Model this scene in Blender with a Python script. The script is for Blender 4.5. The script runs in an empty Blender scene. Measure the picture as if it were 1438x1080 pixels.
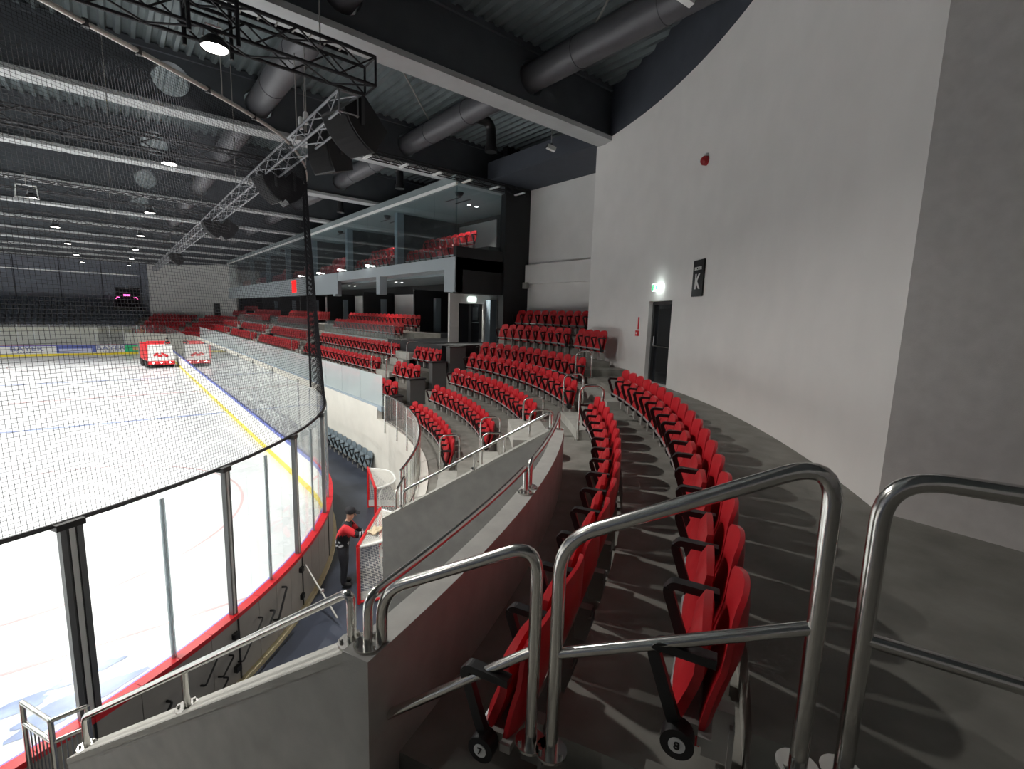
import bpy, bmesh, math, random
from mathutils import Vector, Matrix
random.seed(7)
scene = bpy.context.scene
COL = scene.collection
PI = math.pi
R_ = math.radians

# ------------------------------------------------------------------ camera
cam_d = bpy.data.cameras.new('camera')
cam_d.sensor_width = 36.0
cam_d.lens = 667.0 / 1438.0 * 36.0
cam_d.clip_start, cam_d.clip_end = 0.05, 400
cam = bpy.data.objects.new('camera', cam_d)
COL.objects.link(cam)
vl = Vector((160 - 719, 427 - 540, 667.0)).normalized()
vt = Vector((1530 - 719, 468 - 540, 667.0))
vt = (vt - vt.dot(vl) * vl).normalized()
vz = vt.cross(vl)
if vz.y > 0:
    vz = -vz
right = Vector((vt.x, vl.x, vz.x)); up = -Vector((vt.y, vl.y, vz.y)); back = -Vector((vt.z, vl.z, vz.z))
cm = Matrix((right, up, back)).transposed().to_4x4()
cm.translation = Vector((0, 0, 5.8))
cam.matrix_world = cm
scene.camera = cam

# ------------------------------------------------------------------ world, exposure
world = bpy.data.worlds.new('world'); scene.world = world
world.use_nodes = True
bg = world.node_tree.nodes['Background']
bg.inputs[0].default_value = (0.62, 0.66, 0.72, 1); bg.inputs[1].default_value = 0.02
vs = scene.view_settings
vs.view_transform = 'Standard'; vs.look = 'None'; vs.gamma = 1.0; vs.exposure = 0.55
vs.use_curve_mapping = False
LIGHT_W = 300.0            # power of one high-bay lamp
SUITE_W = 48.0              # power of one small downlight

# ------------------------------------------------------------------ materials
MATS = {}
def mat(name, col, rough=0.6, metal=0.0, noise=0.0, nscale=6.0, bump=0.0, bscale=60.0, spec=0.5, emit=None, es=1.0):
    if name in MATS: return MATS[name]
    m = bpy.data.materials.new(name); m.use_nodes = True
    nt = m.node_tree; b = nt.nodes['Principled BSDF']
    b.inputs['Base Color'].default_value = (*col, 1)
    b.inputs['Roughness'].default_value = rough
    b.inputs['Metallic'].default_value = metal
    b.inputs['Specular IOR Level'].default_value = spec
    tc = nt.nodes.new('ShaderNodeTexCoord')
    if noise > 0:
        n = nt.nodes.new('ShaderNodeTexNoise'); n.inputs['Scale'].default_value = nscale; n.inputs['Detail'].default_value = 6
        r = nt.nodes.new('ShaderNodeMapRange')
        r.inputs['From Min'].default_value = 0.3; r.inputs['From Max'].default_value = 0.7
        r.inputs['To Min'].default_value = 1 - noise; r.inputs['To Max'].default_value = 1 + noise
        mx = nt.nodes.new('ShaderNodeMix'); mx.data_type = 'RGBA'; mx.blend_type = 'MULTIPLY'; mx.inputs['Factor'].default_value = 1
        mx.inputs[6].default_value = (*col, 1)
        nt.links.new(tc.outputs['Object'], n.inputs['Vector'])
        nt.links.new(n.outputs['Fac'], r.inputs['Value'])
        nt.links.new(r.outputs['Result'], mx.inputs[7])
        nt.links.new(mx.outputs[2], b.inputs['Base Color'])
    if bump > 0:
        n2 = nt.nodes.new('ShaderNodeTexNoise'); n2.inputs['Scale'].default_value = bscale; n2.inputs['Detail'].default_value = 4
        bp = nt.nodes.new('ShaderNodeBump'); bp.inputs['Strength'].default_value = bump; bp.inputs['Distance'].default_value = 0.01
        nt.links.new(tc.outputs['Object'], n2.inputs['Vector'])
        nt.links.new(n2.outputs['Fac'], bp.inputs['Height'])
        nt.links.new(bp.outputs['Normal'], b.inputs['Normal'])
    if emit:
        b.inputs['Emission Color'].default_value = (*emit, 1); b.inputs['Emission Strength'].default_value = es
    MATS[name] = m
    return m

def glassmat(name, tint, gloss=1.0, haze=0.0, ior=1.5):
    m = bpy.data.materials.new(name); m.use_nodes = True; nt = m.node_tree; nt.nodes.clear()
    out = nt.nodes.new('ShaderNodeOutputMaterial'); tr = nt.nodes.new('ShaderNodeBsdfTransparent'); tr.inputs[0].default_value = (*tint, 1)
    gl = nt.nodes.new('ShaderNodeBsdfGlossy'); gl.inputs['Roughness'].default_value = 0.03
    fr = nt.nodes.new('ShaderNodeLayerWeight'); pw = nt.nodes.new('ShaderNodeMath'); pw.operation = 'POWER'; pw.inputs[1].default_value = 5.0
    ma = nt.nodes.new('ShaderNodeMath'); ma.operation = 'MULTIPLY_ADD'; ma.inputs[1].default_value = 0.96; ma.inputs[2].default_value = 0.04
    mm = nt.nodes.new('ShaderNodeMath'); mm.operation = 'MULTIPLY'; mm.inputs[1].default_value = gloss; mm.use_clamp = True
    mx = nt.nodes.new('ShaderNodeMixShader')
    nt.links.new(fr.outputs['Facing'], pw.inputs[0]); nt.links.new(pw.outputs[0], ma.inputs[0]); nt.links.new(ma.outputs[0], mm.inputs[0]); nt.links.new(mm.outputs[0], mx.inputs[0])
    nt.links.new(tr.outputs[0], mx.inputs[1]); nt.links.new(gl.outputs[0], mx.inputs[2])
    last = mx
    if haze > 0:
        df = nt.nodes.new('ShaderNodeBsdfDiffuse'); df.inputs[0].default_value = (0.75, 0.82, 0.84, 1)
        m2 = nt.nodes.new('ShaderNodeMixShader'); m2.inputs[0].default_value = haze
        nt.links.new(mx.outputs[0], m2.inputs[1]); nt.links.new(df.outputs[0], m2.inputs[2]); last = m2
    nt.links.new(last.outputs[0], out.inputs[0])
    MATS[name] = m
    return m

M_CONC = mat('concrete', (0.225, 0.218, 0.195), 0.75, noise=0.22, nscale=3.0, bump=0.15, bscale=40)
M_CONCL = mat('concrete_light', (0.38, 0.375, 0.345), 0.75, noise=0.12, nscale=4.0, bump=0.12, bscale=60)
M_PARA = mat('parapet_concrete', (0.36, 0.355, 0.335), 0.7, noise=0.10, nscale=5.0, bump=0.12, bscale=90)
M_PLAST = mat('plaster_white', (0.82, 0.80, 0.78), 0.8, noise=0.03, nscale=1.5, bump=0.08, bscale=120)
M_PLASTD = mat('plaster_shaded', (0.62, 0.59, 0.575), 0.85, noise=0.06, nscale=8, bump=0.2, bscale=200)  # same plaster as the curved wall, darkened in colour for its unlit side
M_CREAM = mat('cream_wall', (0.72, 0.70, 0.64), 0.7, noise=0.04, nscale=2)
M_DARKW = mat('dark_wall', (0.058, 0.066, 0.085), 0.7, noise=0.08, nscale=2)
M_FARW = mat('far_wall_panel', (0.32, 0.35, 0.42), 0.6, noise=0.08, nscale=1)
M_BLACK = mat('black_paint', (0.014, 0.015, 0.017), 0.55, noise=0.1, nscale=3)
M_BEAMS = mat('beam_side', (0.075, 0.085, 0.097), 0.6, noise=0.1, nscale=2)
M_BEAMB = mat('beam_soffit_lit', (0.46, 0.475, 0.48), 0.6, noise=0.06, nscale=2)  # underside painted lighter than the sides for light bounced up off the ice
M_DECK = mat('metal_deck', (0.17, 0.2, 0.21), 0.42, metal=0.35, noise=0.15, nscale=2)
M_DUCT = mat('duct_metal', (0.10, 0.10, 0.11), 0.45, metal=0.2, noise=0.08, nscale=3)
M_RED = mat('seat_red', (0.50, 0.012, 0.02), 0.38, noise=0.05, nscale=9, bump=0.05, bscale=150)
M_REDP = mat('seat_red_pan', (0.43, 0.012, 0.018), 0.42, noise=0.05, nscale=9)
M_BPL = mat('black_plastic', (0.009, 0.009, 0.010), 0.45)
M_STEEL = mat('stainless', (0.66, 0.65, 0.62), 0.19, metal=1.0, noise=0.05, nscale=30)
M_ALU = mat('aluminium', (0.60, 0.61, 0.62), 0.35, metal=0.7)
M_GALV = mat('seat_bracket', (0.40, 0.39, 0.37), 0.5, metal=0.3)
M_WHITEP = mat('white_paint', (0.80, 0.81, 0.80), 0.45)
M_TRUSSB = mat('truss_black', (0.02, 0.02, 0.024), 0.45, metal=0.2)
M_TRUSSA = mat('truss_aluminium', (0.30, 0.31, 0.33), 0.4, metal=0.6)
M_RUBBER = mat('rubber_floor', (0.035, 0.042, 0.062), 0.45, noise=0.35, nscale=0.9, bump=0.08)
M_GREYST = mat('grey_seat', (0.15, 0.19, 0.22), 0.45, noise=0.05)
M_BLKST = mat('black_seat', (0.075, 0.088, 0.115), 0.5)
M_CAPR = mat('cap_red', (0.72, 0.02, 0.03), 0.35)
M_BLUE = mat('stripe_blue', (0.12, 0.16, 0.50), 0.4)
M_YEL = mat('kick_yellow', (0.85, 0.68, 0.04), 0.4)
M_BOARDO = mat('board_outer', (0.36, 0.34, 0.315), 0.6, noise=0.08, nscale=3)
M_BEIGE = mat('foot_beige', (0.60, 0.52, 0.33), 0.6)
M_NET = mat('net_dark', (0.010, 0.010, 0.012), 0.9, spec=0.1)
M_NETW = mat('net_white', (0.78, 0.77, 0.72), 0.8)
M_GOALR = mat('goal_red', (0.62, 0.015, 0.02), 0.35)
M_SUITEC = mat('suite_ceiling', (0.22, 0.26, 0.27), 0.7)
M_FASC = mat('fascia_grey', (0.42, 0.47, 0.50), 0.5)
M_COLB = mat('column_blue_grey', (0.22, 0.27, 0.31), 0.5)
M_LAMP = mat('lamp_diffuser', (0.9, 0.9, 0.9), 0.5, emit=(1.0, 0.97, 0.9), es=14.0)
M_DOWN = mat('downlight', (0.9, 0.9, 0.9), 0.5, emit=(1.0, 0.98, 0.93), es=9.0)
M_EXIT = mat('exit_sign_lit', (0.9, 0.95, 0.9), 0.5, emit=(0.85, 1.0, 0.95), es=2.2)
M_GREEN = mat('sign_green', (0.02, 0.45, 0.12), 0.5, emit=(0.02, 0.6, 0.15), es=0.8)
M_PINK = mat('pink_sign', (0.9, 0.1, 0.4), 0.5, emit=(1.0, 0.12, 0.45), es=3.0)
M_REDSIGN = mat('red_panel_lit', (0.9, 0.02, 0.02), 0.5, emit=(1.0, 0.01, 0.01), es=1.2)
M_DOORG = mat('door_dark', (0.018, 0.02, 0.024), 0.22)
M_DOORF = mat('door_frame_dark', (0.05, 0.052, 0.055), 0.5)
M_SIGNB = mat('sign_black', (0.008, 0.008, 0.009), 0.5)
M_SIGNW = mat('sign_white', (0.78, 0.78, 0.76), 0.5)
M_ADB = mat('advert_blue', (0.10, 0.14, 0.45), 0.4)
M_ADL = mat('advert_letter', (0.22, 0.24, 0.42), 0.4)
M_ADG = mat('advert_green', (0.03, 0.55, 0.22), 0.4)
M_ICEB = mat('ice_blue_mark', (0.28, 0.34, 0.52), 0.25, noise=0.3, nscale=2.5)
M_ICER = mat('ice_red_line', (0.54, 0.40, 0.41), 0.25)
M_DARKN = mat('opening_dark', (0.008, 0.009, 0.011), 0.7)
M_SKIN = mat('skin', (0.55, 0.32, 0.22), 0.55)
M_CLB = mat('cloth_black', (0.012, 0.012, 0.016), 0.8)
M_CLR = mat('cloth_red', (0.62, 0.025, 0.035), 0.8)
M_CLG = mat('cloth_reflective', (0.52, 0.53, 0.56), 0.5)
M_CLT = mat('cloth_trousers', (0.025, 0.027, 0.036), 0.8)
M_CLOTH = mat('beige_cloth', (0.62, 0.52, 0.36), 0.9)
M_GLASS = glassmat('rink_glass', (0.97, 0.985, 0.98), 1.0, 0.015)
M_GLASSS = glassmat('stand_glass', (0.90, 0.95, 0.95), 1.0, 0.30)  # strong pale haze paints in the ice reflected by the balustrade
M_GLASST = glassmat('terrace_glass', (0.92, 0.95, 0.95), 1.0, 0.05)
M_GREYP = mat('post_grey', (0.16, 0.165, 0.17), 0.4, metal=0.3)
M_POSTC = glassmat('clear_post', (0.62, 0.66, 0.68), 0.6, 0.25)
M_GLASSU = glassmat('suite_glass', (0.86, 0.91, 0.92), 0.8, 0.01)

# ice: white painted ice with a thin wet gloss
def icemat():
    m = mat('ice', (0.56, 0.58, 0.60), 0.16, noise=0.03, nscale=0.35)
    nt = m.node_tree; b = nt.nodes['Principled BSDF']
    n = nt.nodes.new('ShaderNodeTexNoise'); n.inputs['Scale'].default_value = 0.5; n.inputs['Detail'].default_value = 5
    tc = nt.nodes.new('ShaderNodeTexCoord'); r = nt.nodes.new('ShaderNodeMapRange')
    r.inputs['To Min'].default_value = 0.08; r.inputs['To Max'].default_value = 0.5
    nt.links.new(tc.outputs['Object'], n.inputs['Vector']); nt.links.new(n.outputs['Fac'], r.inputs['Value']); nt.links.new(r.outputs['Result'], b.inputs['Roughness'])
    b.inputs['Specular IOR Level'].default_value = 0.35
    return m
M_ICE = icemat()

# ------------------------------------------------------------------ mesh helpers
class MB:
    def __init__(s): s.v = []; s.f = []; s.m = []; s.mi = 0
    def add(s, vs, fs):
        o = len(s.v); s.v += [tuple(p) for p in vs]; s.f += [tuple(i + o for i in f) for f in fs]; s.m += [s.mi] * len(fs)
        return s
    def box(s, x0, x1, y0, y1, z0, z1):
        return s.add([(x0,y0,z0),(x1,y0,z0),(x1,y1,z0),(x0,y1,z0),(x0,y0,z1),(x1,y0,z1),(x1,y1,z1),(x0,y1,z1)],
                     [(0,3,2,1),(4,5,6,7),(0,1,5,4),(1,2,6,5),(2,3,7,6),(3,0,4,7)])
    def obox(s, c, ax, ay, az):
        c = Vector(c); ax = Vector(ax); ay = Vector(ay); az = Vector(az)
        P = [c + i*ax + j*ay + k*az for k in (-1,1) for (i,j) in ((-1,-1),(1,-1),(1,1),(-1,1))]
        return s.add(P, [(0,3,2,1),(4,5,6,7),(0,1,5,4),(1,2,6,5),(2,3,7,6),(3,0,4,7)])
    def tube(s, pts, r, n=8, cap=True, closed=False):
        pts = [Vector(p) for p in pts]; N = len(pts); rr = r if isinstance(r, (list, tuple)) else [r] * N
        tang = []
        for i in range(N):
            a = pts[i-1] if (i > 0 or closed) else pts[i]; b = pts[(i+1) % N] if (i < N-1 or closed) else pts[i]
            t = b - a; tang.append(t.normalized() if t.length > 1e-9 else Vector((0,0,1)))
        t0 = tang[0]; u = t0.cross(Vector((0,0,1)))
        if u.length < 1e-3: u = t0.cross(Vector((1,0,0)))
        u.normalize(); V = []
        for i in range(N):
            t = tang[i]; u = u - u.dot(t) * t
            if u.length < 1e-6: u = t.orthogonal()
            u.normalize(); w = t.cross(u)
            for k in range(n):
                a = 2*PI*k/n; V.append(pts[i] + rr[i]*(math.cos(a)*u + math.sin(a)*w))
        F = []
        for i in range(N if closed else N-1):
            j = (i+1) % N
            for k in range(n):
                l = (k+1) % n; F.append((i*n+k, i*n+l, j*n+l, j*n+k))
        if cap and not closed:
            F.append(tuple(reversed(range(n)))); F.append(tuple((N-1)*n+k for k in range(n)))
        return s.add(V, F)
    def cyl(s, c, axis, r, h, n=24, r2=None):
        c = Vector(c); a = Vector(axis).normalized()
        return s.tube([c, c + a*h], [r, r if r2 is None else r2], n)
    def lathe(s, prof, n=24, c=(0,0,0)):
        V = []; F = []; L = len(prof)
        for k in range(n):
            a = 2*PI*k/n
            for (r, z) in prof: V.append((c[0]+r*math.cos(a), c[1]+r*math.sin(a), c[2]+z))
        for k in range(n):
            l = (k+1) % n
            for i in range(L-1): F.append((k*L+i, l*L+i, l*L+i+1, k*L+i+1))
        return s.add(V, F)
    def arc(s, r0, r1, z0, z1, t0, t1, n=None, c=None, za=None, zb=None):
        """annular sector solid; angles in degrees about the bowl centre; za/zb: top z at inner/outer radius"""
        c = c or CC; n = n or max(1, int(abs(t1 - t0) / 1.5)); V = []; F = []
        za = z1 if za is None else za; zb = z1 if zb is None else zb
        for i in range(n+1):
            a = R_(t0 + (t1 - t0) * i / n); ca, sa = math.cos(a), math.sin(a)
            V += [(c[0]+r0*ca, c[1]+r0*sa, z0), (c[0]+r1*ca, c[1]+r1*sa, z0), (c[0]+r1*ca, c[1]+r1*sa, zb), (c[0]+r0*ca, c[1]+r0*sa, za)]
        for i in range(n):
            o = 4*i
            for k in range(4):
                l = (k+1) % 4; F.append((o+k, o+4+k, o+4+l, o+l))
        F.append((0,1,2,3)); F.append((4*n+3, 4*n+2, 4*n+1, 4*n))
        return s.add(V, F)
    def mesh(s, name, mats, smooth=False, fix=True):
        me = bpy.data.meshes.new(name); me.from_pydata(s.v, [], s.f)
        for m in (mats if isinstance(mats, (list, tuple)) else [mats]): me.materials.append(m)
        if any(s.m): me.polygons.foreach_set('material_index', s.m)
        if fix:
            bm = bmesh.new(); bm.from_mesh(me); bmesh.ops.recalc_face_normals(bm, faces=bm.faces); bm.to_mesh(me); bm.free()
        if smooth:
            me.polygons.foreach_set('use_smooth', [True]*len(me.polygons)); me.set_sharp_from_angle(angle=R_(38))
        me.update()
        return me
    def build(s, name, mats, parent=None, smooth=False, fix=True):
        return link(name, s.mesh(name, mats, smooth, fix), parent)

def link(name, data, parent=None):
    o = bpy.data.objects.new(name, data); COL.objects.link(o)
    if parent is not None: o.parent = parent
    return o
def thing(name, label, cat, loc=(0,0,0), rz=0.0, group=None):
    o = bpy.data.objects.new(name, None); COL.objects.link(o); o.empty_display_size = 0.1
    o.location = loc; o.rotation_euler = (0,0,rz); tag(o, label, cat, group); return o
def tag(o, label=None, cat=None, group=None, kind=None):
    if label: o['label'] = label
    if cat: o['category'] = cat
    if group: o['group'] = group
    if kind: o['kind'] = kind
    return o
def struct(name, mb, m, label=None, cat=None, smooth=False, parent=None):
    o = mb.build(name, m, parent, smooth)
    if parent is None: tag(o, label, cat, None, 'structure')
    return o

def fillet(pts, r, n=6):
    pts = [Vector(p) for p in pts]; out = [pts[0]]
    for i in range(1, len(pts)-1):
        a, b, c = pts[i-1], pts[i], pts[i+1]; d1 = (a-b); d2 = (c-b); rr = min(r, d1.length*0.45, d2.length*0.45)
        p0 = b + d1.normalized()*rr; p2 = b + d2.normalized()*rr
        for k in range(n+1):
            t = k/n; out.append((1-t)**2*p0 + 2*t*(1-t)*b + t*t*p2)
    out.append(pts[-1]); return out

CC = (-5.3, 15.5)                       # centre of the bowl's corner
FC = (-5.3, 62.2)                       # the far corner's centre
def P(R, t, z=0.0, c=CC):
    return Vector((c[0] + R*math.cos(R_(t)), c[1] + R*math.sin(R_(t)), z))
def frame(o, pos, rightv, upv):
    rv = Vector(rightv).normalized(); uv = Vector(upv).normalized(); nv = rv.cross(uv)
    m = Matrix((rv, uv, nv)).transposed().to_4x4(); m.translation = Vector(pos); o.matrix_local = m
    return o
def text_mesh(name, body, size, m, extrude=0.002, spacing=1.0, bold=0.0, sx=1.0):
    cu = bpy.data.curves.new(name, 'FONT'); cu.body = body; cu.size = size; cu.extrude = extrude; cu.offset = bold
    cu.align_x = 'CENTER'; cu.align_y = 'CENTER'; cu.space_character = spacing; cu.resolution_u = 3
    t = bpy.data.objects.new(name, cu); COL.objects.link(t)
    dg = bpy.context.evaluated_depsgraph_get(); dg.update()
    me = bpy.data.meshes.new_from_object(t.evaluated_get(dg)); bpy.data.objects.remove(t); bpy.data.curves.remove(cu)
    if sx != 1.0:
        for v in me.vertices: v.co.x *= sx
    me.materials.clear(); me.materials.append(m); me.name = name
    return me
ORD = ['first','second','third','fourth','fifth','sixth','seventh','eighth','ninth','tenth','eleventh','twelfth','thirteenth',
       'fourteenth','fifteenth','sixteenth','seventeenth','eighteenth','nineteenth','twentieth']
ORD += ['%s-%s' % (t, o) for t in ('twenty', 'thirty') for o in ORD[:9]]; ORD.insert(29, 'thirtieth'); ORD += ['fortieth']

# ================================================================== SHELL
ZW = 4.25                               # walkway level
S = {1: 12.9, 2: 13.8, 3: 14.7, 4: 15.60, 5: 16.42, 6: 17.4, 7: 18.3}     # seat back radius of each corner row
TZ = {1: 2.04, 2: 2.50, 3: 3.02, 4: 3.53, 5: 3.90, 6: 4.60, 7: 5.18}     # tread level of each corner row
RW = 17.75                              # curved wall radius
XL, XR, YN, YF, ZD = -31.0, 17.0, -7.0, 83.0, 12.45

# ice sheet and dark floor around it
RX0, RX1, RY0, RY1, RR, RF = -25.5, 4.45, 5.56, 72.0, 9.75, 2.6
def rink(off, n=22):
    """closed outline of the rink offset outwards, with the fraction points at the corners"""
    pts = []
    for (cx, cy, a0, q) in ((RX1-RR, RY0+RR, -90, RR), (RX1-RF, RY1-RF, 0, RF), (RX0+RF, RY1-RF, 90, RF), (RX0+RR, RY0+RR, 180, RR)):
        for i in range(n+1):
            a = R_(a0 + 90*i/n); pts.append(Vector((cx + (q+off)*math.cos(a), cy + (q+off)*math.sin(a), 0)))
    return pts
mb = MB(); mb.box(XL, XR, YN, YF, -0.3, -0.02)
struct('floor', mb, M_RUBBER)
mb = MB(); pts = rink(-0.02)
mb.add([(p.x, p.y, 0.0) for p in pts], [tuple(range(len(pts)))])
struct('floor_ice', mb, M_ICE)
def ring_strip(mb, cx, cy, r, w, a0, a1, z, n=60):
    V = []; F = []
    for i in range(n+1):
        a = R_(a0+(a1-a0)*i/n); V += [(cx+(r-w/2)*math.cos(a), cy+(r-w/2)*math.sin(a), z), (cx+(r+w/2)*math.cos(a), cy+(r+w/2)*math.sin(a), z)]
    for i in range(n): F.append((2*i, 2*i+1, 2*i+3, 2*i+2))
    mb.add(V, F)
def flat(mb, x0, x1, y0, y1, z): mb.add([(x0,y0,z),(x1,y0,z),(x1,y1,z),(x0,y1,z)], [(0,1,2,3)])
mb = MB()
for cx in (-2.45, -18.6):
    for cy in (17.0, 60.5): ring_strip(mb, cx, cy, 5.2, 0.07, 0, 360, 0.004)
flat(mb, -23.6, 2.55, 10.12, 10.19, 0.004); flat(mb, -23.6, 2.55, 67.4, 67.47, 0.004); flat(mb, RX0, RX1-0.05, 38.6, 38.9, 0.004)
struct('trim_1', mb, M_ICER, 'faint red circles and goal lines painted under the ice')
mb = MB()
def blob(mb, cx, cy, rx, ry, rot, z=0.005):
    n = 28; V = []
    for i in range(n):
        a = 2*PI*i/n; q = 1 + 0.18*math.sin(3*a+cx*5) + 0.1*math.sin(7*a+cy); x, y = rx*q*math.cos(a), ry*q*math.sin(a)
        V.append((cx + x*math.cos(rot) - y*math.sin(rot), cy + x*math.sin(rot) + y*math.cos(rot), z))
    mb.add(V, [tuple(range(n))])
blob(mb, -1.55, 9.15, 0.45, 0.16, 0.15); blob(mb, -0.72, 9.45, 0.42, 0.15, 0.2); blob(mb, -0.85, 8.75, 0.75, 0.24, 0.3); blob(mb, -2.6, 8.6, 0.7, 0.2, 0.1)
flat(mb, RX0, RX1-0.05, 30.0, 30.3, 0.004); flat(mb, RX0, RX1-0.05, 47.2, 47.5, 0.004)
struct('trim_2', mb, M_ICEB, 'pale blue markings frozen into the ice')

# outer walls
mb = MB(); mb.box(XL-0.3, XL, YN, YF, -0.3, ZD+0.5); struct('wall_left', mb, M_FARW)
mb = MB(); mb.box(XL, XR, YN-0.3, YN, -0.3, ZD+0.5); struct('wall_near', mb, M_PLASTD)
mb = MB(); mb.box(XR, XR+0.3, YN, YF, -0.3, ZD+0.5); struct('wall_right', mb, M_BLACK)
wf = MB(); wf.box(XL, XR, YF, YF+0.3, -0.3, ZD+0.5); wfo = struct('wall_far', wf, M_DARKW)
for i in range(12):                     # the far wall is clad with wide dark panels
    x0 = -29 + i*4.0
    MB().box(x0+0.06, x0+3.94, YF-0.06, YF, 0.2, ZD-0.2).build('panel', M_FARW, wfo)

# corrugated roof deck, ribs run along the hall
mb = MB(); V = []; F = []; prof = []
x = XL
while x < XR:
    prof += [(x, ZD), (x+0.11, ZD), (x+0.155, ZD-0.10), (x+0.245, ZD-0.10)]; x += 0.29
for (px, pz) in prof: V += [(px, YN, pz), (px, YF, pz)]
for i in range(len(prof)-1): F.append((2*i, 2*i+1, 2*i+3, 2*i+2))
mb.add(V, F); o = mb.build('ceiling', M_DECK, fix=False); tag(o, 'corrugated grey steel roof deck over the hall', None, None, 'structure')

# ---- curved concrete wall behind the near corner, with its doorway
def curved_wall(c, sgn, nm):
    """sgn=1: near corner, -1: mirrored far corner"""
    A = lambda t: t*sgn
    mb = MB()
    mb.arc(RW, RW+0.3, 0, 11.02, A(-55.0) if sgn > 0 else A(-60), A(-31.9), c=c, n=24)
    mb.arc(RW, RW+0.3, 6.26, 11.02, A(-31.9), A(-28.1), c=c, n=4)
    mb.arc(RW, RW+0.3, 0, ZW, A(-31.9), A(-28.1), c=c, n=4)
    mb.arc(RW, RW+0.3, 0, 11.02, A(-28.1), A(-17.1), c=c, n=10)
    o = struct('wall_curved' if sgn > 0 else 'wall_curved_far', mb, M_PLAST)
    mb = MB(); mb.arc(RW-0.003, RW+0.4, 11.02, ZD-0.02, A(-62), A(-17.1), c=c, n=36)
    struct('wall_curved_upper' if sgn > 0 else 'wall_curved_upper_far', mb, M_DARKW)
    return o
curved_wall(CC, 1, 'near'); curved_wall(FC, -1, 'far')

def door(c, sgn, name):
    A = lambda t: t*sgn
    d = bpy.data.objects.new(name, None); COL.objects.link(d); d['kind'] = 'structure'
    d.location = P(RW+0.2, A(-30.0), ZW, c); d['label'] = 'dark glazed exit door with push bar in the curved wall' if sgn > 0 else 'small dark exit door in the far curved wall'
    base = P(RW+0.16, A(-30.0), 0, c); f = Vector((math.cos(R_(A(-30.0))), math.sin(R_(A(-30.0))), 0)); r = Vector((f.y, -f.x, 0)); u = Vector((0,0,1))
    off = Vector(d.location)
    def ob(nm, cx, cz, dy, hx, hz, hy, m, par=d):
        mb = MB(); mb.obox(base + r*cx + f*dy + u*(ZW+cz) - off, r*hx, f*hy, u*hz); return mb.build(nm, m, par)
    ob('door_frame', -0.56, 1.0, 0.0, 0.05, 1.0, 0.06, M_DOORF); ob('door_frame', 0.56, 1.0, 0.0, 0.05, 1.0, 0.06, M_DOORF); ob('door_frame', 0, 1.97, 0.0, 0.56, 0.04, 0.06, M_DOORF)
    ob('door_leaf', 0, 0.97, 0.04, 0.52, 0.96, 0.03, M_DOORG); ob('glass_panel', 0.05, 1.05, 0.005, 0.36, 0.78, 0.01, M_DARKN)
    mb = MB(); mb.tube([base + r*(-0.4) + f*(-0.07) + u*(ZW+0.92) - off, base + r*0.45 + f*(-0.07) + u*(ZW+0.92) - off], 0.018, 8); mb.build('push_bar', M_STEEL, d)
    mb = MB(); mb.tube([base + r*(-0.42) + f*(-0.06) + u*(ZW+0.9) - off, base + r*(-0.42) + f*(-0.06) + u*(ZW+1.15) - off], 0.014, 6); mb.build('door_handle', M_STEEL, d)
    return d
door(CC, 1, 'door_1'); door(FC, -1, 'door_2')
# dark space behind the doorway
mb = MB(); mb.arc(RW+0.31, RW+0.4, ZW, 6.4, -33, -27, n=4); struct('wall_behind_door', mb, M_DARKN)

# side wall at the right edge of the picture
mb = MB(); a = P(RW, -55.0); mb.add([(a.x, a.y, 0), (a.x+0.3, a.y, 0), (a.x+0.1, YN, 0), (a.x-0.25, YN, 0), (a.x, a.y, ZD), (a.x+0.3, a.y, ZD), (a.x+0.1, YN, ZD), (a.x-0.25, YN, ZD)],
     [(0,3,2,1),(4,5,6,7),(0,1,5,4),(1,2,6,5),(2,3,7,6),(3,0,4,7)]); struct('wall_side', mb, M_PLASTD)

# recess wall behind the upper rows, return wall, ledge
XB = 13.6
e = P(RW, -17.1)
mb = MB(); mb.box(XB, XB+0.3, e.y-0.4, 15.6, 0, 10.95); struct('wall_recess', mb, M_PLAST)
mb = MB(); mb.box(e.x, XB, e.y-0.3, e.y, 0, 10.95); struct('wall_return', mb, M_PLAST)
mb = MB(); mb.box(XB-0.22, XB, e.y, 15.4, 7.15, 7.92); struct('trim_3', mb, M_PLAST, 'white boxed ledge across the recess wall')
mb = MB(); mb.box(e.x-0.2, XR, e.y-0.3, 15.6, 10.95, 11.6); mb.box(XB-0.05, XR, e.y-0.3, 15.6, 11.55, ZD); struct('trim_4', mb, M_DARKW, 'dark beam closing the top of the recess')

# ---- tiers
TH0, TH1 = -46.4, 0.0                   # corner block between the radial wall and the straight stand
for k in range(1, 6):
    r0 = 12.3 if k == 1 else S[k-1]+0.05
    mb = MB(); r1 = S[k]+0.05
    t0 = TH0 if k < 4 else -64.6
    mb.arc(r0, r1, 0, TZ[k], t0 if k != 4 else TH0, TH1, n=44)
    if k == 4: mb.arc(14.88, r1, 0, TZ[k], -65.0, TH0, n=16)
    struct('concrete_tier', mb, M_CONC, 'concrete step carrying the %s row of the corner block' % ORD[k-1], 'tier')
# upper rows of the corner
mb = MB(); mb.arc(S[5]+0.05, S[6]+0.05, 0, TZ[6], -23.5, TH1, n=20); struct('concrete_tier', mb, M_CONC, 'concrete step carrying the sixth row of the corner block', 'tier')
mb = MB(); mb.arc(S[6]+0.05, S[7]+0.7, 0, TZ[7], -16.9, TH1, n=20); struct('concrete_tier', mb, M_CONC, 'concrete step carrying the top row of the corner block', 'tier')
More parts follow.
